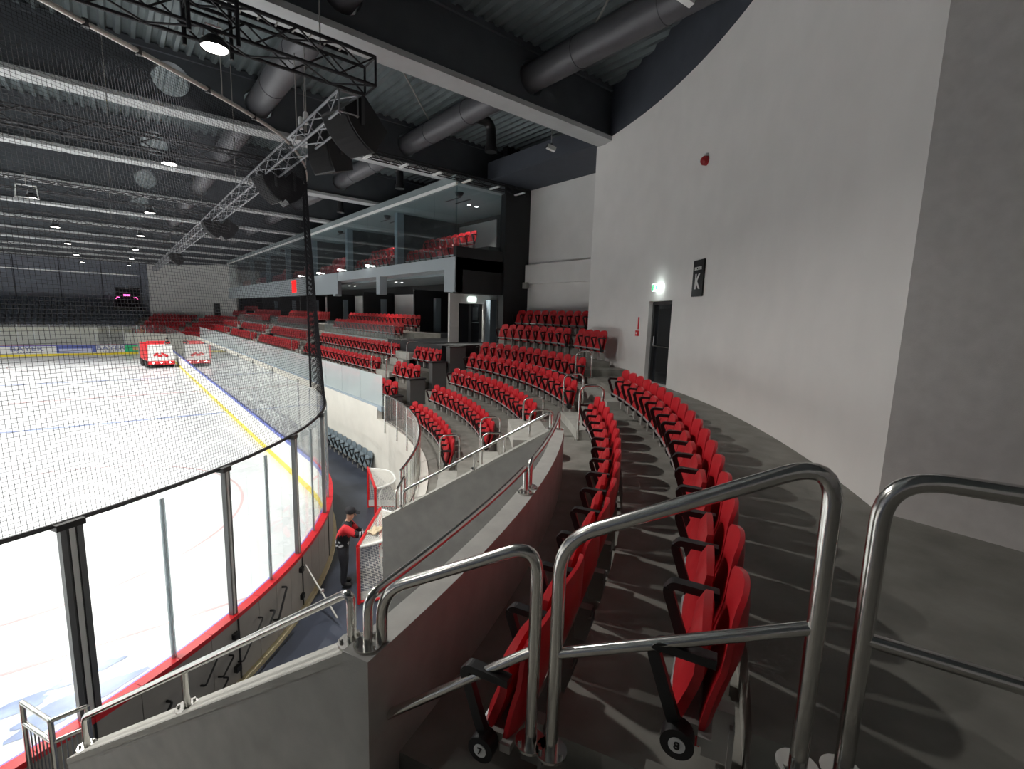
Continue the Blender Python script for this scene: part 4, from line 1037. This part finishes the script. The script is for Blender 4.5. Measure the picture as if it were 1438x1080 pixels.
path_rail([g(0.03), g(0.03)+Vector((0,0,0.28)), g(0.97)+Vector((0,0,0.28)), g(0.97)], 0.024, 'handrail along the sloping stair wall in the near left foreground', [(g(0.5), 0.28)])
g = lambda f: slope(-46.2, 14.75, 4.2, 12.35, 2.73, f)
path_rail([g(0.03), g(0.03)+Vector((0,0,0.26)), g(0.97)+Vector((0,0,0.26)), g(0.97)], 0.022, 'handrail along the far sloping wall above the goals', [(g(0.5), 0.26)])
# bent hoops in the corner aisle
for k, tl, tr_ in ((1, -30.9, None), (2, -31.7, -37.8), (3, -33.2, -38.6), (4, -32.8, -39.2), (5, -26.3, None)):
    for side, t in (('left', tl), ('right', tr_)):
        if t is None: continue
        R1 = S[k]+0.08; zz = (TZ[k+1] if k < 5 else ZW)
        loop_rail(P(R1-0.42, t, TZ[k]), P(R1+0.02, t, zz), 1.03, 1.05-(zz-TZ[k]), 0.02, 'bent steel aisle hoop at the %s corner tier, %s side of the steps' % (ORD[k-1], side), 'aisle hoops of the corner', False, (True, True), 0.16, 'aisle_hoop')
for j, ya in enumerate((17.5, 18.9, 29.2, 30.6, 40.6, 42.0, 52.1, 53.4)):
    for i, (x, z) in enumerate(SB):
        zn = SB[i+1][1] if i < 2 else 4.45
        loop_rail((x-0.4, ya, z), (x+0.1, ya, zn), 1.0, 1.02-(zn-z), 0.02, 'bent steel hoop at the %s side tier, %s hoop line along the stand' % (ORD[i], ORD[j]), 'aisle hoops of the side stand', False, (False, False), 0.16, 'aisle_hoop')
# guard rail along the front of the corner block
gr = thing('guard_rail', 'curved steel guard rail with upright bars at the front of the corner block', 'railing', P(12.2, -25, 2.08)); go = Vector(gr.location)
tA = [-3.5, -9.0, -14.5, -20.0, -25.5, -31.0, -36.5, -42.0]
for t in tA: MB().tube([P(12.1, t, 1.75)-go, P(12.1, t, 3.06)-go], 0.026, 10).build('post', M_STEEL, gr, True)
MB().tube([P(12.1, t, 3.06)-go for t in [-3.5-1.283*k for k in range(31)]], 0.026, 10).build('top_rail', M_STEEL, gr, True)
MB().tube([P(12.1, t, 2.18)-go for t in [-3.5-1.283*k for k in range(31)]], 0.014, 8).build('bottom_rail', M_STEEL, gr, True)
mbb = MB().tube([(0,0,2.18), (0,0,3.04)], 0.008, 6).mesh('bar', M_STEEL)
t = -3.9
while t > -41.8:
    o = link('bar', mbb, gr); o.location = P(12.1, t, 0)-go; t -= 0.55
path_rail([P(12.2, -42.6, 2.08), P(12.2, -42.6, 3.0), P(12.2, -44.9, 2.9), P(12.2, -44.9, 2.08)], 0.022, 'steel rail descending at the end of the curved guard rail', [])
# railing gate at bottom left
gt = thing('stair_gate', 'steel tube gate with upright bars at the bottom left by the boards', 'gate', (-0.75, 5.83, 0.9)); go = Vector(gt.location)
pa, pb, pc = Vector((-0.98, 6.30, 0)), Vector((-0.74, 5.83, 0)), Vector((-0.48, 5.85, 0))
for p, q in ((pa, pb), (pb, pc)):
    for z in (1.85, 1.62): MB().tube([p+Vector((0,0,z))-go, q+Vector((0,0,z))-go], 0.022, 10).build('top_rail' if z > 1.7 else 'mid_rail', M_STEEL, gt, True)
    for k in range(7):
        c = p+(q-p)*(k+0.5)/7; MB().tube([c+Vector((0,0,0.3))-go, c+Vector((0,0,1.62))-go], 0.007, 6).build('bar', M_STEEL, gt)
for p in (pa, pb, pc): MB().tube([p+Vector((0,0,0.2))-go, p+Vector((0,0,1.85))-go], 0.024, 10).build('post', M_STEEL, gt, True)

# ================================================================== WALL ITEMS
def on_wall(o, t, z, off=0.0):
    f = Vector((math.cos(R_(t)), math.sin(R_(t)), 0)); return frame(o, P(RW-off, t, z), (f.y, -f.x, 0), (0,0,1))
sg = thing('sector_sign', 'black rectangular sign reading SECTOR K on the curved wall', 'sign'); on_wall(sg, -35.75, 6.66, 0.03)
MB().box(-0.23, 0.23, -0.36, 0.36, -0.012, 0.012).build('sign_panel', M_SIGNB, sg)
o = link('sign_letter', text_mesh('sign_letter', 'K', 0.42, M_SIGNW, 0.003, 1, 0.008, 0.85), sg); o.location = (0, -0.08, 0.016)
o = link('sign_word', text_mesh('sign_word', 'SECTOR', 0.085, M_SIGNW, 0.003, 1.0, 0.002), sg); o.location = (0, 0.19, 0.016)
ex = thing('exit_sign', 'lit green and white exit sign above the door in the curved wall', 'sign'); on_wall(ex, -29.75, 6.58, 0.06)
MB().box(-0.2, 0.2, -0.085, 0.085, -0.05, 0.05).build('sign_box', M_EXIT, ex); MB().box(-0.185, -0.10, -0.07, 0.07, 0.05, 0.053).build('pictogram', M_GREEN, ex); MB().box(-0.02, 0.06, -0.05, 0.05, 0.05, 0.053).build('door_pictogram', M_GREEN, ex)
L = bpy.data.lights.new('sign_light', 'POINT'); L.energy = 2.0; L.shadow_soft_size = 0.1; L.color = (0.9, 1.0, 0.97); lo = bpy.data.objects.new('sign_light', L); COL.objects.link(lo); lo.parent = ex; lo.location = (0, 0, 0.12)
cp = thing('fire_call_point', 'small red fire call point with strip beside the exit door', 'call point'); on_wall(cp, -26.55, 5.45, 0.02)
MB().box(-0.06, 0.06, -0.07, 0.07, -0.02, 0.03).build('call_box', M_CAPR, cp); MB().box(-0.03, 0.03, 0.1, 0.42, -0.02, -0.01).build('call_strip', M_CAPR, cp); MB().box(-0.025, 0.025, -0.025, 0.025, 0.03, 0.034).build('call_button', M_SIGNW, cp)
al = thing('alarm_beacon', 'small dark red alarm beacon high on the curved wall', 'alarm'); on_wall(al, -35.4, 8.93, 0.0)
MB().lathe([(0,0.12),(0.05,0.115),(0.085,0.08),(0.09,0.03),(0.09,0),(0,0)], 20).build('beacon_body', mat('alarm_red', (0.35, 0.01, 0.015), 0.4), al, True); MB().box(-0.03, 0.05, 0.08, 0.13, 0, 0.05).build('beacon_bracket', M_ALU, al)
def camera_unit(pos, label, s=1.0):
    d = thing('security_camera', label, 'camera', pos, 0, 'security cameras'); MB().tube([(0,0,0.1*s),(0,0,12.36-pos[2])], 0.015, 6).build('stem', M_ALU, d)
    mb = MB(); mb.obox((0,0,0), (0.11*s,-0.04*s,-0.03*s), (0.02*s,0.05*s,0), (0.02*s,0,0.055*s)); mb.build('camera_body', M_WHITEP, d); mb = MB(); mb.obox((-0.115*s,0.042*s,0.03*s), (0.008*s,-0.003*s,-0.002*s), (0.015*s,0.04*s,0), (0.012*s,0,0.04*s)); mb.build('lens', M_BPL, d)
    MB().tube([(0.03,0,0.05*s),(0.0,0,0.12*s)], 0.025*s, 8).build('joint', M_BPL, d)
camera_unit((8.0, 5.2, 11.35), 'white security camera hanging before the dark wall top at upper right', 1.3)
camera_unit((11.0, 11.6, 11.1), 'small white security camera under the beam left of the curved wall', 1.2)
o = MB().box(XB-0.35, XB-0.2, 15.15, 15.4, 6.95, 7.2).build('ledge_box', M_CONCL); tag(o, 'small grey box under the end of the white ledge', 'box')

# ================================================================== GOALS
def goal(a, b, label):
    """a, b: post positions on the floor; body extends to the right of a->b ... towards n"""
    a = Vector((*a, 0)); b = Vector((*b, 0)); u = (b-a).normalized(); n = Vector((u.y, -u.x, 0)); w = (b-a).length; H = 1.22
    d = thing('hockey_goal', label, 'goal', a); zz = lambda p, z: p+Vector((0,0,z)); O = Vector((0,0,0)); B = u*w
    MB().tube([O, zz(O, H-0.03)], 0.035, 12).build('post', M_GOALR, d, True); MB().tube([B, zz(B, H-0.03)], 0.035, 12).build('post', M_GOALR, d, True)
    MB().tube([zz(O-u*0.02, H), zz(B+u*0.02, H)], 0.036, 12).build('crossbar', M_GOALR, d, True)
    def prof(s, dep, back):
        """point round the back curve: s from -1 (post a) to 1 (post b)"""
        x = (s+1)/2*w; q = dep*(1-abs(s)**3.2); return u*x + n*(q*back)
    base = [prof(-1+2*k/20, 1.1, 1) for k in range(21)]
    MB().tube([zz(p, 0.03) for p in base], 0.03, 8).build('base_frame', M_GOALR, d, True)
    topb = [prof(-1+2*k/20, 0.62, 1) for k in range(21)]
    MB().tube([zz(p, H-0.02) for p in topb], 0.026, 8).build('top_frame', M_WHITEP, d, True)
    MB().tube(fillet([zz(prof(0, 0.62, 1), H-0.02), zz(prof(0, 0.2, 1), 0.75), zz(prof(0, 0.25, 1), 0.06), zz(prof(0, 1.1, 1), 0.04)], 0.15, 4), 0.022, 8).build('middle_support', M_WHITEP, d, True)
    # netting: back sheet from the top frame to the base frame, bulging, and the top sheet
    net = MB(); nu, nv = 64, 34
    def bp(i, j):
        s = -1+2*i/nu; t = j/nv; p0 = prof(s, 0.62, 1); p1 = prof(s, 1.08, 1); sag = 0.12*math.sin(PI*t)*(1-abs(s)**2)*(-1)+0.02*math.sin(9*s+5*t)
        p = p0+(p1-p0)*t + n*sag; return zz(p, (H-0.03)*(1-t)+0.04*t)
    for i in range(0, nu+1): net.tube([bp(i, j) for j in range(nv+1)], 0.0035, 3, cap=False)
    for j in range(0, nv+1): net.tube([bp(i, j) for i in range(0, nu+1, 2)], 0.0035, 3, cap=False)
    o = net.build('back_net', M_NETW, d, fix=False); o['kind'] = 'stuff'
    tn = MB(); nt_ = 44
    for i in range(nt_+1):
        s = -1+2*i/nt_; p1 = prof(s, 0.62, 1); p0 = u*((s+1)/2*w); tn.tube([zz(p0, H), zz((p0+p1)/2, H-0.03), zz(p1, H-0.02)], 0.005, 3, cap=False)
    for j in range(1, 16):
        f = j/16; tn.tube([zz(u*((s+1)/2*w)*(1-f)+prof(s, 0.62, 1)*f, H-0.035*math.sin(PI*f)) for s in [-1+2*k/24 for k in range(25)]], 0.005, 3, cap=False)
    o = tn.build('top_net', M_NETW, d, fix=False); o['kind'] = 'stuff'
    # white lacing skirt inside the base and top
    sk = MB(); V = []; F = []
    for p in base: V += [zz(p*0.985, 0.02), zz(p*0.97, 0.24)]
    for k in range(20): F.append((2*k, 2*k+1, 2*k+3, 2*k+2))
    sk.add(V, F); sk.build('base_skirt', M_WHITEP, d)
    return d
goal((3.38, 8.64), (4.5, 10.1), 'nearer hockey goal with red frame and white net beside the worker')
goal((4.95, 11.4), (5.47, 13.1), 'farther hockey goal with red frame standing behind the first goal')

# ================================================================== PERSON
def person(pos, face, pose, label, h=1.0):
    d = thing('person', label, 'person', pos, face)
    J = dict(pelvis=(0,0,.93), waist=(.02,0,1.06), chest=(.09,0,1.29), neck0=(.13,0,1.43), neck=(.15,0,1.49), head=(.175,0,1.585), crown=(.18,0,1.67),
             hipL=(0,.095,.90), kneeL=(.03,.10,.50), ankL=(-.02,.10,.09), toeL=(.16,.11,.045), hipR=(0,-.095,.90), kneeR=(.05,-.11,.50), ankR=(.02,-.12,.09), toeR=(.20,-.13,.045),
             shL=(.11,.185,1.37), elL=(.27,.20,1.16), wrL=(.48,.10,1.14), shR=(.11,-.185,1.37), elR=(.34,-.20,1.22), wrR=(.56,-.12,1.24))
    Rr = dict(pelvis=.170, waist=.175, chest=.195, neck0=.105, neck=.058, head=.092, crown=.075, hipL=.115, kneeL=.085, ankL=.068, toeL=.05, hipR=.115, kneeR=.085, ankR=.068, toeR=.045,
              shL=.098, elL=.074, wrL=.048, shR=.098, elR=.074, wrR=.048)
    if pose == 'sit':
        J.update(kneeL=(.40,.12,.92), ankL=(.42,.12,.50), toeL=(.58,.12,.46), kneeR=(.40,-.12,.92), ankR=(.42,-.12,.50), toeR=(.58,-.12,.46))
    E = [('pelvis','waist'),('waist','chest'),('chest','neck0'),('neck0','neck'),('neck','head'),('head','crown'),('pelvis','hipL'),('hipL','kneeL'),('kneeL','ankL'),('ankL','toeL'),
         ('pelvis','hipR'),('hipR','kneeR'),('kneeR','ankR'),('ankR','toeR'),('chest','shL'),('shL','elL'),('elL','wrL'),('chest','shR'),('shR','elR'),('elR','wrR')]
    # hands: palm and five fingers each
    for sd, wr, fy in (('L', 'wrL', 1), ('R', 'wrR', -1)):
        w = Vector(J[wr]); dr = Vector((0.9, -0.25*fy, -0.12)).normalized(); lat = Vector((0.2*fy, 0.95, 0)).normalized()*fy
        J['palm'+sd] = tuple(w+dr*0.075); Rr['palm'+sd] = .030; E.append((wr, 'palm'+sd))
        for k in range(4):
            b = w+dr*0.10+lat*(0.033-0.022*k); L_ = (0.036, 0.042, 0.039, 0.030)[k]
            J['f%d%sa' % (k, sd)] = tuple(b); J['f%d%sb' % (k, sd)] = tuple(b+dr*L_+Vector((0,0,-0.008))); J['f%d%sc' % (k, sd)] = tuple(b+dr*L_*1.6+Vector((0,0,-0.038)))
            for q, rr in (('a', .0105), ('b', .0095), ('c', .008)): Rr['f%d%s%s' % (k, sd, q)] = rr
            E += [('palm'+sd, 'f%d%sa' % (k, sd)), ('f%d%sa' % (k, sd), 'f%d%sb' % (k, sd)), ('f%d%sb' % (k, sd), 'f%d%sc' % (k, sd))]
        tb = w+dr*0.045-lat*0.0+lat*0.04; J['t%sa' % sd] = tuple(tb); J['t%sb' % sd] = tuple(tb+dr*0.035+lat*0.02+Vector((0,0,-0.02))); Rr['t%sa' % sd] = .012; Rr['t%sb' % sd] = .009
        E += [('palm'+sd, 't%sa' % sd), ('t%sa' % sd, 't%sb' % sd)]
    names = list(J); idx = {n: i for i, n in enumerate(names)}
    me = bpy.data.meshes.new('body'); me.from_pydata([tuple(Vector(J[n])*h) for n in names], [(idx[a], idx[b]) for a, b in E], [])
    o = bpy.data.objects.new('body', me); COL.objects.link(o)
    md = o.modifiers.new('skin', 'SKIN'); md.use_smooth_shade = True
    for n in names:
        sv = me.skin_vertices[0].data[idx[n]]; rr = Rr[n]*h; sv.radius = (rr, rr); sv.use_root = (n == 'pelvis')
        if n in ('chest', 'waist', 'pelvis'): sv.radius = (rr*0.82, rr*1.05)
    sb = o.modifiers.new('sub', 'SUBSURF'); sb.levels = 2; sb.render_levels = 2
    dg = bpy.context.evaluated_depsgraph_get(); dg.update()
    m2 = bpy.data.meshes.new_from_object(o.evaluated_get(dg)); bpy.data.objects.remove(o)
    m2.name = 'body'; m2.materials.clear()
    for m in (M_CLB, M_CLR, M_CLG, M_CLT, M_SKIN, M_BPL): m2.materials.append(m)
    for p in m2.polygons:
        p.use_smooth = True; c = p.center/h; k = 0
        arm = abs(c.y) > 0.16 and c.z > 1.0 or c.x > 0.26 and c.z > 1.0
        if pose == 'stand' and c.z < 0.13: k = 5
        elif c.z < 0.90 or (pose == 'sit' and c.z < 1.0 and c.x > 0.1): k = 3
        elif c.z > 1.485 and c.x < 0.32: k = 4
        elif arm:
            wd = min((c-Vector(J['wrL'])).length, (c-Vector(J['wrR'])).length); wx = c.x - 0.52
            if c.x > 0.585 and pose != 'x': k = 4
            elif 0.44 < c.x < 0.475 or 0.39 < c.x < 0.42: k = 2
            elif c.x < 0.30 and c.z > 1.22: k = 1
        else:
            if 1.04 < c.z < 1.07 or 0.97 < c.z < 1.0: k = 2
            elif 1.13 < c.z < 1.33 and abs(c.y) > 0.03: k = 1
        p.material_index = k
    link('body', m2, d)
    hd = Vector(J['head'])
    cap = MB(); cap.lathe([(0.108,0.0),(0.112,0.03),(0.104,0.075),(0.075,0.105),(0.03,0.118),(0,0.12)], 20, tuple((hd+Vector((0,0,0.045)))*1)); cap.obox(hd+Vector((0.14,0,0.05)), (0.055,0,-0.01), (0,0.07,0), (0,0,0.006)); cap.build('cap', M_CLB, d, True)
    nose = MB(); nose.tube([hd+Vector((0.088,0,0.02)), hd+Vector((0.112,0,-0.012)), hd+Vector((0.085,0,-0.02))], [.010,.014,.010], 8); nose.build('nose', M_SKIN, d, True)
    for s in (-1, 1):
        MB().lathe([(0,-0.006),(0.010,-0.003),(0.012,0),(0.010,0.003),(0,0.006)], 8, tuple(hd+Vector((0.084, s*0.033, 0.018)))).build('eye', M_CLB, d)
        MB().obox(hd+Vector((0.0, s*0.098, 0.0)), (0.018,0,0), (0,0.008,0), (0,0,0.028)).build('ear', M_SKIN, d)
    MB().obox(hd+Vector((0.088, 0, -0.045)), (0.006,0,0), (0,0.022,0), (0,0,0.004)).build('mouth', mat('lips', (0.35, 0.14, 0.12), 0.6), d)
    return d
fdir = math.atan2(-0.50, 0.86)
person((3.38, 9.50, -0.02), fdir, 'stand', 'man in black and red work jacket and dark cap leaning over the nearer goal', 0.985)
fx = Vector((math.cos(fdir), math.sin(fdir), 0)); hp = Vector((3.38, 9.50, 0)) + fx*0.70 + Vector((-fx.y, fx.x, 0))*(-0.13)
cl = MB(); V = []; F = []
for i in range(7):
    for j in range(7):
        u = -0.17+0.34*i/6; v = -0.11+0.22*j/6; V.append((hp.x+u*0.8+v*0.5, hp.y+u*0.55-v*0.8, 1.262+0.02*math.sin(i*1.7+j)+0.012*math.cos(j*2.3)))
for i in range(6):
    for j in range(6): F.append((i*7+j, i*7+j+1, (i+1)*7+j+1, (i+1)*7+j))
cl.add(V, F); o = cl.build('cleaning_cloth', M_CLOTH, None, True, False); md = o.modifiers.new('thick', 'SOLIDIFY'); md.thickness = 0.012; tag(o, 'crumpled beige cloth in the hand of the man on the goal top', 'cloth')

# ================================================================== ICE RESURFACER
zr = thing('ice_resurfacer', 'white and red ice resurfacing machine on the far ice', 'vehicle', (3.0, 55.6, 0), R_(6))
mb = MB(); V = [(-1.0,-0.6,0.62),(1.0,-0.6,0.62),(1.0,2.6,0.62),(-1.0,2.6,0.62),(-0.98,-0.35,2.15),(0.98,-0.35,2.15),(0.98,2.4,2.0),(-0.98,2.4,2.0)]
mb.add(V, [(0,3,2,1),(4,5,6,7),(0,1,5,4),(1,2,6,5),(2,3,7,6),(3,0,4,7)]); mb.build('snow_tank', M_WHITEP, zr)
MB().box(-1.02, 1.02, -0.68, -0.55, 0.32, 0.66).build('front_bumper', M_CAPR, zr); MB().box(-0.95, 0.95, -0.6, 3.2, 0.28, 0.62).build('chassis', M_DOORF, zr)
MB().box(-1.12, -0.98, -0.55, 2.5, 0.75, 2.3).build('side_panel', M_CAPR, zr); MB().box(-1.25, -0.95, -0.5, -0.2, 2.1, 2.42).build('tank_corner', M_CAPR, zr); MB().box(-0.6, 0.9, 2.3, 2.5, 1.9, 2.35).build('rear_rail', M_CAPR, zr)
MB().box(-1.05, 1.05, 3.0, 3.7, 0.05, 0.75).build('conditioner', M_DOORF, zr)
for sx in (-0.95, 0.95):
    for y in (0.3, 2.3):
        MB().tube([(sx-0.14, y, 0.36), (sx+0.14, y, 0.36)], 0.36, 20).build('wheel', M_BPL, zr)
for x in (-0.65, 0, 0.65):
    MB().tube([(x, -0.70, 0.5), (x, -0.68, 0.5)], 0.06, 12).build('headlight', M_DOWN, zr)
em = MB()
for k in range(7):
    a = -0.6+k*0.2; q = -0.53+0.25*(1.35-0.62+0.1*math.sin(k*2.1))/1.53
    em.obox((a*0.75, -0.62+0.25*((1.22+0.12*math.sin(k*1.9)-0.62)/1.53)-0.02, 1.22+0.12*math.sin(k*1.9)), (0.11,0,0.03*math.cos(k)), (0,0.01,0), (0,0.008,0.09))
em.build('red_emblem', M_CAPR, zr)
person((3.75, 57.3, 1.0), R_(-95), 'sit', 'driver in dark red jacket seated on the ice resurfacer', 0.95)
